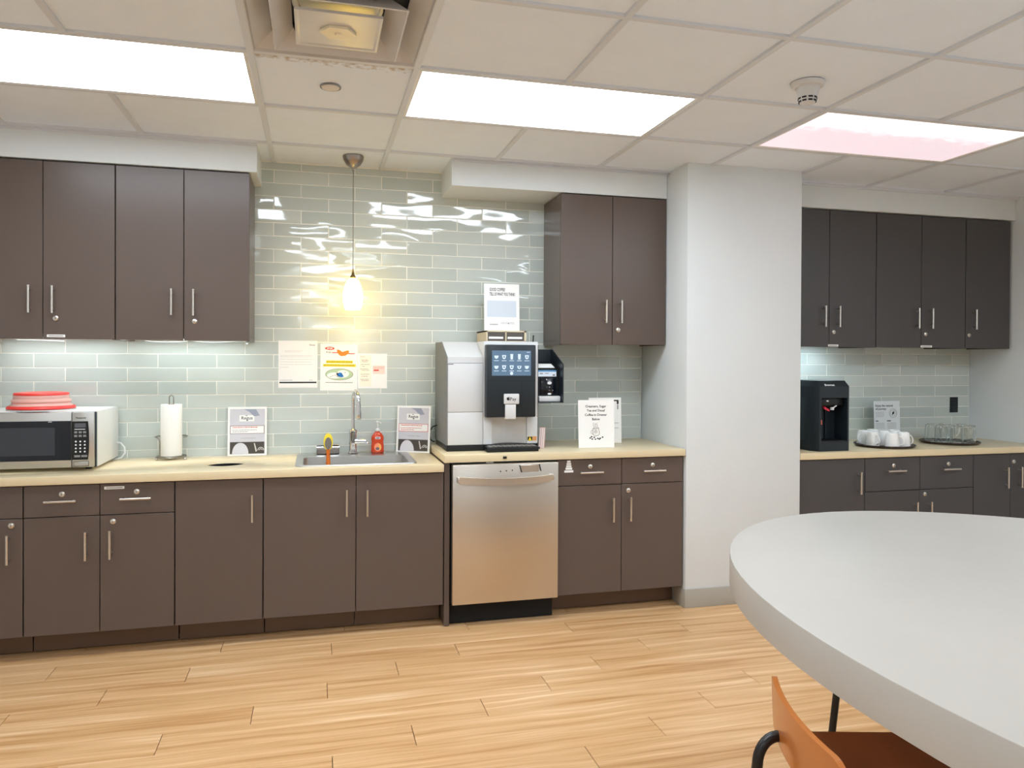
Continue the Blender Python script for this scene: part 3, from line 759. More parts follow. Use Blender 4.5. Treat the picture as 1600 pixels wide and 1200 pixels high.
kitchen_sign('leaning printed sign with red text box between soap and coffee machine', (.462, 4.487, .8668), X2, (.035, .03, 1), 'printed sink signs', True)
s2 = None

# notices on the tiles
WN = WY-.0045
def wall_notice(label, x, z, w_, h_, tilt=0.):
    t = thing('wall_notice', label, 'notice', (x, WN, z), 'paper notices above the sink')
    c, sn = math.cos(tilt), math.sin(tilt)
    s = Sign(t, (x, WN, z), (c, 0, sn), (-sn, 0, c)); s.sheet(w_, h_); return s
s = wall_notice('white notice with faint text and a black bar, leftmost above the sink', -.206, 1.248, .217, .272)
s.text('logo_lettering', INKG, [('Regus', .188, .244, .0135, 'CENTER', .0004)])
L_ = []
for i, (a, b_, y) in enumerate(((.035, .14, .213), (.035, .12, .206), (.012, .195, .186), (.012, .19, .179), (.012, .20, .164), (.012, .19, .149), (.012, .19, .134), (.012, .06, .118))): L_ += words(a, b_, y, .0022, 20+i)
s.rects('text_lines', mat('faint ink', (205, 200, 198), .6), L_)
s.rects('footer_line', INKG, words(.007, .08, .043, .003, 31)+words(.17, .19, .043, .003, 32))
s.rects('black_bar', INK, [(.006, .027, .212, .0355)])
s = wall_notice('white notice with orange picture and yellow lines, in the middle above the sink', .026, 1.232, .212, .272, -.01)
s.shapes('red_logo', INKR, [circ(.052, .246, .027, 24, .0095)]); s.text('logo_lettering', WPRINT, [('STOP', .052, .2412, .0135, 'CENTER', .0005)], 2)
s.shapes('orange_picture', INKO, [[(.092, .240), (.108, .238), (.124, .226), (.152, .236), (.163, .233), (.160, .218), (.140, .204), (.116, .202), (.102, .212), (.094, .226)]], 1)
s.rects('red_stripe', INKR, [(.158, .2145, .195, .2195), (.065, .219, .098, .224)], 2); s.text('small_lettering', INK, [('if no!', .032, .2195, .014, 'LEFT', .0003)], 2)
s.shapes('yellow_band', INKY, [[(.032, .160), (.185, .160), (.185, .176), (.032, .176)], [(.016, .140), (.202, .140), (.202, .155), (.016, .155)]], 1)
s.rects('yellow_text', mat('olive ink', (150, 140, 30), .6), words(.036, .182, .1655, .005, 41)+words(.02, .198, .145, .005, 42), 2)
s.shapes('plate_outline', INKBN, [circ(.108, .095, .079, 36, .034)], 1); s.shapes('plate_fill', INKGN, [circ(.108, .095, .0765, 36, .032)], 2)
s.shapes('noodles', PAPER, [circ(.078, .088, .040, 20, .018), circ(.128, .098, .036, 20, .022)], 3)
s.shapes('noodle_shades', INKBN, [circ(.060+.012*i, .082+.004*(i % 3), .005, 8, .0015) for i in range(6)]+[circ(.141, .106, .004, 8, .002)], 4)
s.shapes('blue_patch', INKB, [[(.098, .092), (.108, .106), (.122, .104), (.134, .082), (.120, .078), (.104, .084)]], 4)
s.rects('caption', INKG, words(.03, .19, .045, .0045, 43))
s = wall_notice('small white notice with a red button, rightmost above the sink', .2415, 1.243, .170, .205)
s.rects('cream_column', mat('cream print', (250, 236, 218), .6), [(.010, .012, .078, .196)])
L_ = []
for i, (a, b_, y) in enumerate(((.015, .04, .186), (.018, .058, .168), (.022, .062, .162), (.022, .062, .156), (.018, .068, .140), (.022, .04, .128), (.014, .058, .113), (.022, .066, .105), (.016, .068, .082), (.022, .062, .070), (.014, .062, .052), (.022, .062, .044))): L_ += words(a, b_, y, .003, 50+i)
s.rects('text_lines', INKG, L_, 2); s.rects('pink_box', INKP, [(.086, .085, .158, .135)]); s.rects('red_button', INKR, [(.092, .103, .122, .111)], 2); s.rects('red_lines', mat('soft red ink', (215, 130, 115), .6), words(.09, .155, .124, .0025, 71)+words(.09, .15, .116, .0025, 72), 2)

# ------------------------------------------------------------------ sink, faucet, caddy, brush, soap
t = thing('kitchen_sink', 'stainless steel drop-in sink in the left counter', 'sink', (.21, 4.25, .865))
def rrect(x0, x1, y0, y1, r, n=6):
    P = []
    for cx, cy_, a in ((x1-r, y1-r, 0), (x0+r, y1-r, 90), (x0+r, y0+r, 180), (x1-r, y0+r, 270)):
        for i in range(n+1): P.append((cx+r*math.cos(R(a+90*i/n)), cy_+r*math.sin(R(a+90*i/n))))
    return P
mb = MB(); b = mb.b
secs = [(-.1, .525, 3.985, 4.508, .035, .8655), (-.098, .523, 3.987, 4.506, .034, .871), (-.086, .511, 3.999, 4.494, .03, .8715), (-.074, .500, 4.012, 4.402, .05, .868),
        (-.062, .490, 4.05, 4.38, .045, .864), (-.058, .486, 4.054, 4.376, .045, .80), (-.050, .478, 4.062, 4.368, .05, .71), (-.02, .448, 4.092, 4.338, .05, .695)]
rr_ = [[b.verts.new((p[0], p[1], s_[5])) for p in rrect(*s_[:5])] for s_ in secs]
for A, Bq in zip(rr_[:-1], rr_[1:]):
    n_ = len(A)
    for i in range(n_):
        f = b.faces.new((A[i], A[(i+1) % n_], Bq[(i+1) % n_], Bq[i])); f.smooth = True
b.faces.new(rr_[-1])
bmesh.ops.recalc_face_normals(b, faces=b.faces[:])
for f in b.faces:
    pass
o = mb.build('basin', SSTEEL, t)
MB().lathe([(0, .004), (.03, .004), (.038, .002), (.04, 0)], (.215, 4.2, .6955), 24).build('drain', CHROME, t)
t = thing('faucet', 'chrome gooseneck faucet behind the sink', 'faucet', (.211, 4.447, .8722))
fx, fy, fz = .211, 4.447, .8722
MB().lathe([(.027, 0), (.027, .006), (.0225, .010), (.0215, .05), (.0215, .115), (.0235, .118), (.0235, .136), (.019, .141), (0, .141)], (fx, fy, fz), 28).build('body', CHROME, t)
P = [(fx, fy, fz+.135), (fx, fy, fz+.30)]
for i in range(1, 13):
    a = math.pi*i/12; P.append((fx+.012*(1-math.cos(a)), fy-.062*(1-math.cos(a)), fz+.30+.062*math.sin(a)))
P += [(fx+.024, fy-.124, fz+.285)]
MB().tube(P, .0105, 14).build('neck', CHROME, t)
MB().lathe([(.0, .205), (.013, .205), (.0165, .212), (.0165, .236), (.0135, .262), (.0125, .292)], (fx+.024, fy-.124, fz), 20).build('spray_head', CHROME, t)
mb = MB().tube([(fx+.012, fy-.006, fz+.070), (fx+.052, fy-.02, fz+.070), (fx+.076, fy-.026, fz+.069)], .0150, 16); mb.tube([(fx+.060, fy-.02, fz+.062), (fx+.085, fy-.03, fz+.060)], .0060, 10); mb.build('lever_handle', CHROME, t)
t = thing('sponge_caddy', 'small chrome sponge caddy at the back of the sink', 'sponge caddy', (.070, 4.456, .8722))
mb = MB(); x0, x1, y0, y1, z0, z1 = .008, .133, 4.432, 4.484, .8725, .917
mb.box(x0, x1, y0, y0+.002, z0, z1-.006); mb.box(x0, x1, y1-.002, y1, z0, z1); mb.box(x0, x0+.002, y0, y1, z0, z1-.003); mb.box(x1-.002, x1, y0, y1, z0, z1-.003); mb.box(x0, x1, y0, y1, z0, z0+.002)
mb.build('tray', CHROME, t); MB().tube([(x0, y0, z1-.004), (x1, y0, z1-.004), (x1, y1, z1), (x0, y1, z1)], .003, 8, closed=True).build('rim', CHROME, t)
t = thing('dish_brush', 'yellow and orange dish brush standing in the sink', 'dish brush', (.070, 4.33, .697))
Mx = Matrix.Translation((.071, 4.352, .700)) @ Matrix.Rotation(R(-9.5), 4, 'X')
def bl(mb): return mb.xf(Mx)
bl(MB().lathe([(0, 0), (.009, .004), (.0125, .02), (.0135, .09), (.012, .14), (.010, .18), (.0115, .205), (.008, .21), (0, .21)], (0, 0, 0), 18)).build('handle', BORANGE, t)
mb = MB(); 
mb.poly3([(p[0], -.011, p[1]) for p in circ(0, .250, .026, 28, .048)], (0, .018, 0)); bmesh.ops.bevel(mb.b, geom=[e for e in mb.b.edges if abs(e.calc_face_angle(0)) > 1], offset=.004, segments=2, affect='EDGES'); bl(mb).build('head', BYEL, t)
mb = MB(); mb.poly3([(p[0], -.020, p[1]) for p in circ(0, .240, .0185, 24, .034)], (0, .0085, 0)); bl(mb).build('scrub_pad', SPONGE, t)
t = thing('soap_bottle', 'orange hand soap bottle with a clear pump beside the faucet', 'soap bottle', (.352, 4.458, .8722))
bmb = MB().lathe([(0, 0), (.034, 0), (.037, .006), (.0365, .04), (.033, .058), (.036, .080), (.034, .094), (.024, .110), (.013, .120), (.013, .124), (0, .124)], (0, 0, 0), 28)
for v in bmb.b.verts: v.co.y *= .62
bmb.xf(Matrix.Translation((.352, 4.458, .8722))).build('bottle', SOAP, t)
mb = MB().lathe([(.014, .1245), (.0145, .134), (.009, .140), (.0045, .142), (.0045, .168), (.0105, .171), (.0115, .180), (.004, .184), (0, .184)], (.352, 4.458, .8722), 18)
mb.tube([(.352, 4.458, 1.048), (.366, 4.44, 1.047), (.369, 4.436, 1.041)], .0035, 8); mb.build('pump', CLEAR, t)
sg = Sign(t, (.320, 4.4335, .8722), (1, 0, 0), (0, 0, 1))
sg.shapes('label_panel', mat('peach label', (250, 150, 110), .5), [circ(.032, .033, .021, 18, .024)]); sg.shapes('label_picture', mat('purple grey print', (110, 100, 112), .5), [circ(.030, .024, .011, 14, .009)], 2); sg.shapes('label_swoosh', INKY, [[(.044, .016), (.048, .020), (.046, .042), (.041, .050), (.036, .052), (.042, .040)]], 2)
sg.rects('brand_plate', PAPER, [(.018, .080, .046, .092)]); sg.rects('brand_print', INK, [(.021, .0835, .043, .0885)], 2)

# ------------------------------------------------------------------ coffee machine
CX0, CX1, CYF, CZ = .693, 1.212, 4.075, .9115
t = thing('coffee_machine', 'large white bean-to-cup coffee machine with a touch screen', 'coffee machine', (.95, 4.28, .911))
MB().box(CX0+.004, CX1-.004, CYF+.01, 4.47, CZ, .945, .002).build('base', BLACK, t)
yf = CYF
prof = [(yf+.003, .946), (yf+.003, 1.429), (yf+.19, 1.516), (4.478, 1.516), (4.478, .946)]
MB().prism(prof, CX0, CX0+.006, 'x').build('side_panel', GREYP, t, 'grey left side panel')
MB().prism([(yf+.006, 1.398), (yf+.006, 1.430), (yf+.19, 1.517), (4.476, 1.517), (4.476, 1.398)], CX0+.0065, .897, 'x').build('hopper_lid', WHITE, t)
MB().box(CX0+.007, .897, yf, 4.47, 1.128, 1.396, .002).build('upper_door', WHITE, t)
MB().box(CX0+.007, .897, yf, 4.47, .947, 1.126, .002).build('lower_door', WHITE, t)
MB().box(.700, .730, yf-.001, yf+.002, 1.389, 1.3925).build('latch', INK, t)
# right column with cup bay
mb = MB(); mb.box(.899, CX1, yf, 4.47, 1.098, 1.518, .003); mb.box(.899, .948, yf, 4.47, .947, 1.097, .002); mb.box(1.150, CX1, yf, 4.47, .947, 1.097, .002)
mb.build('tower', WHITE, t)
mb = MB(); pts = [(.949+.2*i/12, yf+.012+.055*math.sin(math.pi*i/12)) for i in range(13)]
mb.prism(pts+[(1.149, 4.2), (.949, 4.2)], .947, 1.096, 'z'); mb.build('cup_bay', mat('warm white plastic', (214, 210, 204), .4), t)
cpn = MB().box(.903, 1.182, 4.012, yf-.001, 1.100, 1.499, .006).build('control_panel', CHAR, t)
scr = MB().box(.932, 1.152, 4.0095, 4.0118, 1.329, 1.467).build('screen', SCREEN, cpn)
def cup(cx, cz, k):
    w_ = .0115
    if k == 'glass': return [(cx-.008, cz+.016), (cx+.008, cz+.016), (cx+.0065, cz-.014), (cx-.0065, cz-.014)]
    if k == 'low': return [(cx-.0125, cz+.007), (cx+.0125, cz+.007), (cx+.010, cz-.004), (cx+.004, cz-.010), (cx-.004, cz-.010), (cx-.010, cz-.004)]
    return [(cx-.0115, cz+.010), (cx+.0115, cz+.010), (cx+.009, cz-.006), (cx+.004, cz-.012), (cx-.004, cz-.012), (cx-.009, cz-.006)]
mb = MB(); kinds = ['low', 'tall', 'glass', 'glass', 'tall', 'low', 'tall', 'tall', 'low', 'low']
def flat(mb, pts, y, th=.0006): return mb.prism(pts, y-th, y, 'y')
for i, kd in enumerate(kinds):
    cx = .956+.0432*(i % 5); cz = 1.432 if i < 5 else 1.376
    flat(mb, cup(cx, cz, kd), 4.0094); mb.box(cx-.013, cx+.013, 4.0088, 4.0094, cz-.0225, cz-.0195)
flat(mb, circ(1.042, 1.342, .009, 18), 4.0094); mb.box(1.128, 1.146, 4.0088, 4.0094, 1.457, 1.460)
mb.build('menu_icons', SCRW, cpn)
mb = MB()
for i in (1, 4, 6, 7, 8): cx = .956+.0432*(i % 5); cz = 1.432 if i < 5 else 1.376; flat(mb, circ(cx, cz, .0045, 12), 4.0086)
mb.build('menu_icon_centres', SCREEN, cpn)
mb = MB().box(.904, 1.181, 4.0112, 4.012, 1.300, 1.3012); mb.box(1.100, 1.1012, 4.0112, 4.012, 1.101, 1.300); mb.build('panel_joints', DARK, cpn)
pp = MB().box(.997, 1.084, 3.998, 4.011, 1.173, 1.230, .005).build('pay_plate', WHITE, cpn)
mb = MB().text('Pay', (1.030, 3.9978, 1.193), (1, 0, 0), (0, 0, 1), .026, bold=.0002); mb.build('pay_lettering', INK, cpn)
ap = [(1.0215, 1.2095), (1.0175, 1.2115), (1.0125, 1.2085), (1.0115, 1.202), (1.0145, 1.1955), (1.018, 1.1935), (1.0215, 1.195), (1.025, 1.1935), (1.0285, 1.197), (1.0295, 1.2), (1.027, 1.203), (1.027, 1.2065), (1.029, 1.209), (1.0255, 1.2115)]
mb = MB(); flat(mb, ap, 3.9978); flat(mb, [(1.0215, 1.2125), (1.0265, 1.2165), (1.026, 1.2135), (1.023, 1.212)], 3.9978); mb.build('apple_mark', INK, cpn)
MB().box(1.006, 1.066, 4.001, 4.060, 1.092, 1.172, .003).build('spout_cover', WHITE, t)
dt = MB().box(.903, 1.196, 3.995, yf+.012, CZ, .9405, .004).build('drip_tray', BLACK, t)
mb = MB()
for i in range(10): mb.box(.918+.027*i, .938+.027*i, 4.003, 4.072, .9407, .9428)
mb.build('drip_grill', SSTEEL, dt)
MB().box(1.196, 1.206, 4.005, 4.03, .922, .935, .003).build('tray_knob', BLACK, dt)
mb = MB().box(1.152, 1.182, yf-.0012, yf-.0002, .962, .986); mb.build('warning_sticker', INKY, t, 'yellow triangle warning sticker')
mb = MB(); flat(mb, [(1.153, .963), (1.181, .963), (1.181, .985), (1.153, .985)], yf-.0013, .0003); mb.build('sticker_ground', INK, t)
mb = MB(); flat(mb, [(1.157, .964), (1.177, .964), (1.167, .984)], yf-.0018, .0003); mb.build('sticker_triangle', INKY, t)
mb = MB().box(1.183, 1.206, yf-.0012, yf-.0002, .962, .986); mb.build('text_sticker', mat('orange sticker', (214, 150, 96), .6), t)
MB().box(1.2125, 1.2155, yf+.004, 4.47, .915, 1.50).build('right_edge', CHAR, t)
MB().tube([(1.190, 4.10, 1.5185), (1.192, 4.10, 1.555)], .004, 8).build('antenna', INK, t)
MB().tube([(.691, 4.40, 1.03), (.670, 4.42, 1.020), (.650, 4.44, .985), (.662, 4.46, .94), (.682, 4.47, .925), (.691, 4.47, .93)], .0035, 8).build('power_cord', BLACK, t)
# payment terminal
t = thing('payment_terminal', 'black card payment terminal on the right side of the coffee machine', 'payment terminal', (1.285, 4.15, 1.176))
cheek = [(4.03, 1.176), (4.03, 1.392), (4.235, 1.478), (4.27, 1.478), (4.27, 1.176)]
MB().prism(cheek, 1.345, 1.350, 'x').build('side_cheek', CHAR, t)
mb = MB().box(1.2165, 1.345, 4.262, 4.27, 1.176, 1.478); mb.box(1.2165, 1.345, 4.045, 4.262, 1.176, 1.180); mb.build('back_shell', CHAR, t)
MB().prism([(4.105, 1.181), (4.105, 1.362), (4.20, 1.405), (4.26, 1.405), (4.26, 1.181)], 1.2175, 1.3445, 'x').build('reader_body', BLACK, t)
MB().box(1.222, 1.330, 4.1035, 4.1048, 1.322, 1.358).build('screen', SCRC, t)
MB().box(1.222, 1.330, 4.1028, 4.1034, 1.349, 1.358).build('screen_bar', mat('screen blue', (90, 150, 200), .4), t)
mb = MB().box(1.232, 1.250, 4.1028, 4.1034, 1.336, 1.342); mb.box(1.262, 1.285, 4.1028, 4.1034, 1.338, 1.342); mb.box(1.308, 1.322, 4.1028, 4.1034, 1.325, 1.335); mb.build('screen_text', INKG, t)
kp = MB().box(1.236, 1.326, 4.092, 4.1046, 1.218, 1.314, .004).build('keypad', GLOSSBLACK, t)
mb = MB(); flat(mb, circ(1.286, 1.286, .013, 20, .009), 4.0918); flat(mb, circ(1.286, 1.224, .011, 18, .005), 4.0918); flat(mb, circ(1.268, 1.306, .0025, 10), 4.0918); mb.build('contactless_mark', WPRINT, t)
mb = MB(); flat(mb, circ(1.286, 1.262, .004, 10), 4.0918); flat(mb, circ(1.270, 1.262, .002, 10), 4.0918); flat(mb, circ(1.286, 1.244, .0045, 10, .002), 4.0918); flat(mb, circ(1.305, 1.244, .004, 10, .003), 4.0918); mb.build('key_marks', INKG, t)
MB().box(1.218, 1.343, 4.062, 4.1035, 1.181, 1.212, .004).build('card_slot', WHITE, t)
MB().poly3([(1.225, 4.118, 1.3705), (1.325, 4.118, 1.3705), (1.318, 4.165, 1.392), (1.232, 4.165, 1.392)], (0, 0, .0018)).build('card', PAPER, t, 'white card lying on the sloped top')
# drawer box and feedback sign on the machine
t = thing('drawer_box', 'beige box with two dark drawers on top of the coffee machine', 'storage box', (1.057, 4.34, 1.518))
mb = MB(); x0, x1, y0, y1, z0, z1 = .943, 1.180, 4.205, 4.47, 1.5185, 1.583
mb.box(x0, x0+.008, y0, y1, z0, z1); mb.box(x1-.012, x1, y0, y1, z0, z1); mb.box(x0, x1, y0, y1, z1-.008, z1); mb.box(x0, x1, y0, y1, z0, z0+.005); mb.box(x0, x1, y1-.006, y1, z0, z1); mb.box(1.055, 1.062, y0, y1, z0, z1)
mb.build('case', BEIGE, t)
for a, b_ in ((.952, 1.054), (1.063, 1.167)):
    d = MB().box(a, b_, y0+.003, y1-.02, z0+.006, z1-.009, .001, 1).build('drawer', DDRAW, t); MB().box(a+.006, b_-.012, y0+.0005, y0+.0028, 1.536, 1.548).build('label_strip', PAPER, d)
t = thing('feedback_sign', 'upright white GOOD COFFEE sign on the drawer box', 'sign', (.964, 4.35, 1.5835))
s = Sign(t, (.964, 4.352, 1.5845), (1, 0, 0), (0, .06, 1)); s.sheet(.215, .283, PAPER, 'sheet', .003)
mb = MB(); mb.text('GOOD COFFEE?', s.P(.033, .240, .0003), s.X, s.U, .0265, .0002, 'LEFT', .0005, .50); mb.text('TELL US WHAT YOU THINK!', s.P(.033, .213, .0003), s.X, s.U, .0265, .0002, 'LEFT', .0005, .46); mb.build('headline_text', INK, t)
s.rects('blue_panel', INKLB, [(.017, .085, .196, .183)])
s.rects('footer_text', INKG, words(.034, .082, .038, .006, 81)+words(.1, .185, .052, .002, 82)+words(.1, .185, .045, .002, 83)); s.shapes('footer_mark', INK, [circ(.147, .047, .003, 10)], 2)
# pink packet
t = thing('stirrer_packet', 'small pink and white packet standing right of the coffee machine', 'packet', (1.25, 4.14, .9112))
mb = MB(); mb.prism([(1.2325, 4.125), (1.262, 4.118), (1.272, 4.135), (1.245, 4.150)], .9115, 1.030, 'z')
for v in mb.b.verts:
    if v.co.z > 1: v.co.x += .006
mb.build('packet', mat('pale pink paper', (226, 190, 186), .6), t)
mb = MB()
for a in (0, .011, .021): mb.poly3([(1.2345+a, 4.1238-a*.24, .915), (1.2375+a, 4.1231-a*.24, .915), (1.2465+a, 4.1231-a*.24, 1.028), (1.2425+a, 4.1238-a*.24, 1.028)], (0, -.0008, 0))
mb.build('stripes', PAPER, t)
# drawer signs on right counter
t = thing('counter_sign', 'white CREAMERS AND SUGAR sign with a cup drawing on the right counter', 'sign', (1.462, 4.085, .911))
s = Sign(t, (1.460, 4.083, .9125), (1, -.06, 0), (.0, .05, 1)); s.sheet(.215, .274, PAPER, 'sheet', .003)
s.text('message', INK, [('Creamers, Sugar', .105, .232, .0185, 'CENTER', .0004), ('Tea and Decaf', .105, .208, .0185, 'CENTER', .0004), ('Coffee in Drawer', .105, .183, .0185, 'CENTER', .0004), ('Below', .105, .158, .0185, 'CENTER', .0004)])
mb = MB()
def ln(pts, r=.0011, cl=False): mb.tube([s.P(a, b_, .0012) for a, b_ in pts], r, 6, closed=cl)
ln([(.085, .110), (.088, .075), (.100, .068), (.118, .070), (.126, .080), (.120, .115), (.100, .117)], cl=True); ln([(.085, .100), (.076, .098), (.076, .082), (.088, .078)]); ln([(.088, .110), (.105, .107), (.120, .114)]); ln(circ(.104, .092, .007, 10), cl=True)
ln([(.090, .145), (.088, .135), (.092, .128), (.089, .120)], .0008); ln([(.100, .142), (.103, .132), (.099, .122)], .0008); ln([(.112, .144), (.110, .134), (.114, .126), (.112, .120)], .0008)
mb.build('cup_drawing', INKBN, t)
s.shapes('bean_drawing', INK, [circ(a, b_, .0055, 10, .004) for a, b_ in ((.070, .056), (.078, .063), (.082, .050), (.094, .060), (.101, .049), (.115, .053), (.124, .049), (.130, .054), (.144, .060))], 1)
t = thing('counter_sign', 'white sign with a dark corner mark, behind the cup drawing sign', 'sign', (1.60, 4.30, .911))
s = Sign(t, (1.601, 4.29, .9125), (1, -.03, 0), (0, .05, 1)); s.sheet(.208, .276, PAPER, 'sheet', .003)
s.shapes('corner_mark', INK, [[(.150, .262), (.192, .262), (.192, .236), (.180, .236), (.180, .254), (.150, .254)]]); s.rects('side_print', INKG, [(.182, .205, .190, .232), (.150, .12, .19, .1225), (.150, .09, .19, .0925)])

# ------------------------------------------------------------------ alcove objects
DX0, DX1, DY = 2.940, 3.190, 3.972
t = thing('water_dispenser', 'black countertop water dispenser beside the column', 'water dispenser', (3.065, 4.12, .865))
DZ = .8655
mb = MB()
oc = [(DX0+.03, DY), (DX1-.012, DY), (DX1, DY+.012), (DX1, 4.28), (DX0, 4.28), (DX0, DY+.05)]
def inset_top(z0, z1, k):
    A = [mb.b.verts.new((x, y, z0)) for x, y in oc]; cx, cy_ = 3.065, 4.126
    Bq = [mb.b.verts.new((cx+(x-cx)*k, cy_+(y-cy_)*k, z1)) for x, y in oc]; n_ = len(oc)
    for i in range(n_): mb.b.faces.new((A[i], A[(i+1) % n_], Bq[(i+1) % n_], Bq[i]))
    mb.b.faces.new(A[::-1]); mb.b.faces.new(Bq)
ZA, ZB_, ZT = .925, 1.192, 1.262
inset_top(ZT, 1.297, .86)
mb.prism(oc, DZ, ZA, 'z'); mb.prism(oc, ZB_, ZT, 'z')
rx0, rx1 = DX0+.045, DX1-.022
mb.prism([(DX0+.03, DY), (rx0, DY), (rx0, DY+.12), (DX0, DY+.12), (DX0, DY+.05)], ZA, ZB_, 'z')
mb.prism([(rx1, DY), (DX1-.012, DY), (DX1, DY+.012), (DX1, DY+.12), (rx1, DY+.12)], ZA, ZB_, 'z')
mb.box(DX0, DX1, DY+.12, 4.28, ZA, ZB_)
mb.build('housing', CHAR, t)
MB().box(rx0+.005, rx1-.005, DY+.004, DY+.118, ZA+.0005, ZA+.006).build('drip_tray', BLACK, t)
MB().box(rx0+.005, rx1-.005, DY+.03, DY+.119, ZB_-.05, ZB_-.001, .004).build('tap_block', BLACK, t)
MB().box(rx0+.108, rx0+.114, DY+.110, DY+.1195, ZA+.007, ZB_-.052).build('rib', CHAR, t)
mb = MB().poly3([(3.015, DY+.012, 1.138), (3.047, DY+.012, 1.122), (3.051, DY+.012, 1.108), (3.014, DY+.012, 1.122)], (0, .016, .006)); mb.build('hot_lever', REDP, t, 'red lever')
mb = MB().tube([(3.078, DY+.02, 1.128), (3.105, DY+.02, 1.143)], .004, 8); mb.box(3.066, 3.084, DY+.012, DY+.03, 1.116, 1.134, .003); mb.build('cold_lever', WHITE, t, 'white lever')
MB().box(3.038, 3.050, DY+.022, DY+.0295, 1.168, 1.176).build('indicator_light', WPRINT, t)
MB().box(rx0-.004, rx0+.001, DY-.004, DY+.02, 1.03, 1.058, .001, 1).build('side_tag', mat('coral tag', (214, 110, 90), .5), t)
MB().text('Brewmat', (3.008, DY+.0015, 1.266), (1, 0, 0), (0, .62, 1), .019, .0006, bold=.0004).build('lettering', WPRINT, t)
t = thing('counter_sign', 'pale sign with a round emblem behind the mugs', 'sign', (3.735, 4.40, .865))
s = Sign(t, (3.737, 4.405, .8668), (1, 0, 0), (0, .05, 1)); s.sheet(.212, .275, mat('grey white paper', (214, 220, 222), .6), 'sheet', .003)
s.text('headline', INK, [('Enjoy the natural', .012, .236, .021, 'LEFT', .0004), ('of journey', .012, .214, .021, 'LEFT', .0004)])
mb = MB(); mb.tube([s.P(a, b_, .001) for a, b_ in circ(.156, .190, .030, 28)], .0012, 6, closed=True); mb.tube([s.P(a, b_, .001) for a, b_ in circ(.156, .190, .020, 24)], .0008, 6, closed=True); mb.build('emblem_ring', INKG, t)
s.shapes('emblem_leaf', INK, [[(.148, .176), (.150, .196), (.164, .204), (.166, .188)]])
L_ = []
for i, y in enumerate((.196, .186, .176, .166)): L_ += words(.012, .082, y, .0028, 90+i)
for i, y in enumerate((.120, .111, .102, .093, .084)): L_ += words(.012, .085, y, .0028, 95+i)+words(.105, .18, y, .0028, 105+i)
s.rects('text_lines', INKG, L_); s.rects('text_headings', INK, [(.012, .134, .034, .140), (.104, .134, .136, .140), (.012, .060, .06, .066), (.104, .060, .130, .066)])
# trays
def tray(label, cx, cy_, r, liner=False):
    t = thing('serving_tray', label, 'tray', (cx, cy_, .8652), 'round serving trays')
    MB().lathe([(0, 0), (r-.018, 0), (r-.005, .008), (r, .015), (r-.003, .017), (r-.009, .011), (r-.018, .005), (0, .005)], (cx, cy_, .8655), 48).build('dish', TRAY, t)
    if liner: MB().lathe([(0, .0003), (r-.022, .0003), (r-.022, .0010), (0, .0010)], (cx, cy_, .8705), 40).build('liner', mat('pale liner', (226, 224, 216), .7), t)
    for s_ in (-1, 1):
        MB().tube([(cx+s_*(r-.006), cy_-.03, .881), (cx+s_*(r+.018), cy_-.018, .886), (cx+s_*(r+.018), cy_+.018, .886), (cx+s_*(r-.006), cy_+.03, .881)], .004, 8).build('handle', TRAY, t)
tray('round dark tray holding upturned white mugs', 3.585, 4.140, .185)
tray('round dark tray holding upturned clear glasses', 4.165, 4.205, .185, True)
MG = [(3.482, 4.208, 200, 'upturned white mug at the left end of the tray'), (3.472, 4.112, -95, 'upturned white mug second from left in the front row'),
      (3.545, 4.024, -50, 'upturned white mug third from left in the front row'), (3.648, 4.045, -5, 'upturned white mug at the right end, handle outward'),
      (3.595, 4.258, 100, 'upturned white mug in the back row behind the second mug'), (3.700, 4.180, 60, 'upturned white mug in the back row on the right'),
      (3.588, 4.142, 60, 'upturned white mug in the centre of the tray')]
m0 = None
TZ = .8712
for x, y, a, lb in MG:
    if m0 is None:
        m0 = thing('mug', lb, 'mug', (x, y, TZ), 'upturned white mugs', rot=R(a))
        MB().lathe([(.041, 0), (.0435, .001), (.0425, .02), (.036, .084), (.033, .092), (.028, .093), (.027, .0905), (0, .0905), (0, .082), (.032, .080), (.039, .02), (.041, 0)], (0, 0, 0), 32).build('cup', CERAM, m0)
        MB().tube([(.041, 0, .018), (.058, 0, .020), (.068, 0, .036), (.064, 0, .056), (.050, 0, .070), (.038, 0, .072)], .0052, 10).build('handle', CERAM, m0)
    else:
        c = m0.copy(); C.objects.link(c); c.location = (x, y, TZ); c.rotation_euler = (0, 0, R(a)); c['label'] = lb
        for ch in m0.children:
            d = ch.copy(); C.objects.link(d); d.parent = c
GL = [(4.052, 4.245, 'leftmost'), (4.050, 4.155, 'second from left, front row'), (4.115, 4.095, 'in the middle of the front row'), (4.202, 4.085, 'fourth from left, front row'), (4.270, 4.145, 'rightmost'),
      (4.135, 4.200, 'in the centre of the tray'), (4.130, 4.308, 'at the back left'), (4.220, 4.300, 'at the back right'), (4.282, 4.235, 'behind the rightmost one')]
g0 = None
for x, y, lb in GL:
    if g0 is None:
        mb = MB().lathe([(.0385, 0), (.0405, 0), (.0395, .03), (.0345, .112), (.033, .118), (0, .118), (0, .109), (.0318, .107), (.0375, .03), (.0385, 0)], (0, 0, 0), 48, flute=.010)
        g0 = mb.build('drinking_glass', GLASS); g0['category'] = 'glass'; g0['group'] = 'upturned clear glasses'; o = g0
    else:
        o = g0.copy(); C.objects.link(o)
    o.location = (x, y, TZ+.0008); o['label'] = 'upturned clear glass, '+lb
t = thing('wall_outlet', 'black outlet plate on the alcove tiles', 'outlet', (4.518, WY-.004, 1.10))
MB().box(4.483, 4.553, WY-.009, WY-.0035, 1.046, 1.158, .002).build('plate', BLACK, t)
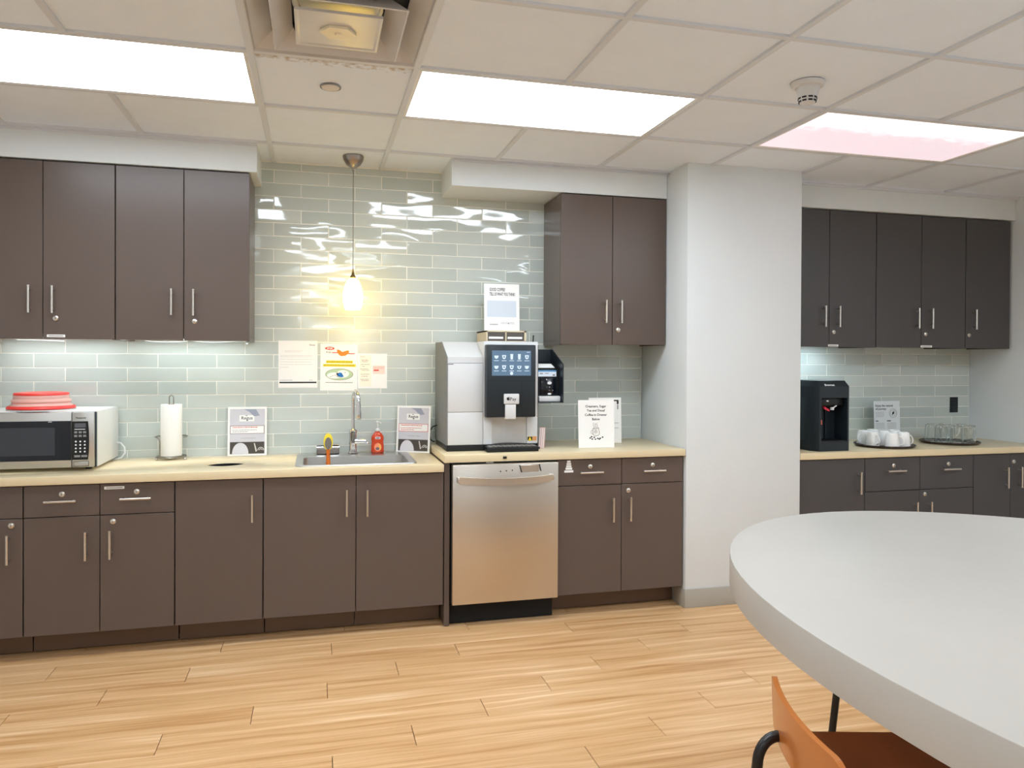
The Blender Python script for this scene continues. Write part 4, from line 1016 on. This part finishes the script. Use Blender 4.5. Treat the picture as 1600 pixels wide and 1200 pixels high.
for z in (1.078, 1.126): MB().box(4.503, 4.533, WY-.0105, WY-.009, z-.014, z+.014, .001, 1).build('socket', CHAR, t)

# ------------------------------------------------------------------ ceiling things
# air diffuser
cx, cy_ = .070, 2.610
VZ = HC-.024
t = thing('air_vent', 'square white metal air vent in the ceiling at the top', 'air vent', (cx, cy_, HC))
def frustum(mb, h0, z0, h1, z1, th=.0015):
    q0 = [(-1, -1), (1, -1), (1, 1), (-1, 1)]
    A = [mb.b.verts.new((cx+a*h0, cy_+b_*h0, z0)) for a, b_ in q0]; Bq = [mb.b.verts.new((cx+a*h1, cy_+b_*h1, z1)) for a, b_ in q0]
    for i in range(4): mb.b.faces.new((A[i], A[(i+1) % 4], Bq[(i+1) % 4], Bq[i]))
VENT = mat('vent enamel', (204, 203, 203), .28, bump=(60, .0006), vary=.12)
mb = MB(); frustum(mb, .298, HC-.002, .290, HC-.004); frustum(mb, .290, HC-.004, .285, HC+.006); frustum(mb, .285, HC+.006, .225, HC+.05); mb.build('outer_frame', VENT, t)
mb = MB(); frustum(mb, .214, VZ+.002, .208, VZ); frustum(mb, .208, VZ, .150, HC+.035); frustum(mb, .214, VZ+.002, .156, HC+.038); mb.build('middle_ring', VENT, t)
mb = MB().box(cx-.133, cx+.133, cy_-.133, cy_+.133, VZ+.003, VZ+.005); frustum(mb, .139, VZ-.001, .139, VZ+.008); frustum(mb, .139, VZ-.001, .132, VZ-.001); frustum(mb, .132, VZ-.001, .124, VZ+.0025); mb.build('centre_plate', VENT, t)
mb = MB(); mb.prism([(cx+.06*math.cos(R(60*i)), cy_+.05*math.sin(R(60*i))) for i in range(6)], VZ-.007, VZ+.0024, 'z'); mb.lathe([(0, -.014), (.010, -.013), (.013, -.006), (.013, -.004)], (cx, cy_, VZ), 16); mb.build('adjuster', mat('cream plastic', (236, 226, 196), .4), t)
mb = MB().box(cx-.30, cx+.30, cy_-.30, cy_+.30, HC+.12, HC+.125); mb.build('plenum_box', mat('dark blue grey duct', (70, 76, 92), .6), t)
MB().lathe([(.15, .06), (.15, .119)], (cx, cy_, HC), 32).build('duct_collar', SSTEEL, t)
for a, b_ in ((-1, -1), (1, -1), (1, 1), (-1, 1)): MB().cyl((cx+a*.115, cy_+b_*.115, VZ+.005), (cx+a*.16, cy_+b_*.16, HC+.06), .003, 6).build('hanger', SSTEEL, t)
t = thing('ceiling_cover', 'small round white cover plate in the ceiling below the air vent', 'cover plate', (.057, 3.222, HC))
MB().lathe([(0, -.004), (.030, -.004), (.036, -.002), (.038, .0025)], (.057, 3.222, HC), 36).build('plate', mat('offwhite plate', (216, 209, 202), .5), t)
MB().lathe([(.0385, -.0008), (.0425, -.0008), (.0425, .003), (.0385, .003)], (.057, 3.222, HC), 36, close=True).build('gap_ring', INKG, t)
sx_, sy_ = 1.925, 2.665
t = thing('smoke_detector', 'white smoke detector on the ceiling left of the dim light', 'smoke detector', (sx_, sy_, HC))
MB().lathe([(0, -.018), (.050, -.018), (.060, -.014), (.066, -.002), (.066, .003)], (sx_, sy_, HC), 36).build('base', WHITE, t)
MB().lathe([(0, -.082), (.020, -.082), (.029, -.078), (.033, -.068), (.036, -.050), (.048, -.0185)], (sx_, sy_, HC), 36).build('sensor_cone', WHITE, t)
mb = MB()
for zz, rad in ((-.0725, .0325), (-.0605, .0352)):
    for k in range(9):
        a0 = 40*k; pts = [(rad*math.cos(R(a0+d)), rad*math.sin(R(a0+d))) for d in (0, 8, 16, 24, 28)]; out = [((rad+.0018)*math.cos(R(a0+d)), (rad+.0018)*math.sin(R(a0+d))) for d in (28, 24, 16, 8, 0)]
        mb.prism([(sx_+p[0], sy_+p[1]) for p in pts+out], HC+zz-.0032, HC+zz+.0032, 'z')
mb.build('slots', INK, t)
# pendant
px, py = .201, 4.30
t = thing('pendant_lamp', 'lit pendant lamp with a small white glass shade over the sink', 'pendant lamp', (px, py, HC))
MB().lathe([(0, -.078), (.006, -.076), (.007, -.062), (.018, -.058), (.040, -.042), (.054, -.018), (.058, .0025)], (px, py, HC), 36).build('canopy', mat('pewter', (168, 158, 148), .28, 1), t)
MB().tube([(px, py, 1.90), (px, py, HC-.07)], .0022, 8).build('cord', mat('grey cord', (130, 124, 112), .5), t)
MB().lathe([(.016, 1.868), (.016, 1.874), (.009, 1.885), (.005, 1.905), (.002, 1.925)], (px, py, 0), 18).build('socket_cap', mat('bronze', (110, 86, 50), .35, 1), t)
MB().lathe([(.014, 1.867), (.022, 1.866), (.034, 1.852), (.046, 1.825), (.055, 1.788), (.057, 1.755), (.053, 1.715), (.044, 1.692), (.040, 1.690), (.050, 1.718), (.054, 1.755), (.052, 1.786), (.043, 1.822), (.031, 1.848), (.014, 1.860)], (px, py, 0), 36, close=True).build('glass_shade', SHADE, t)
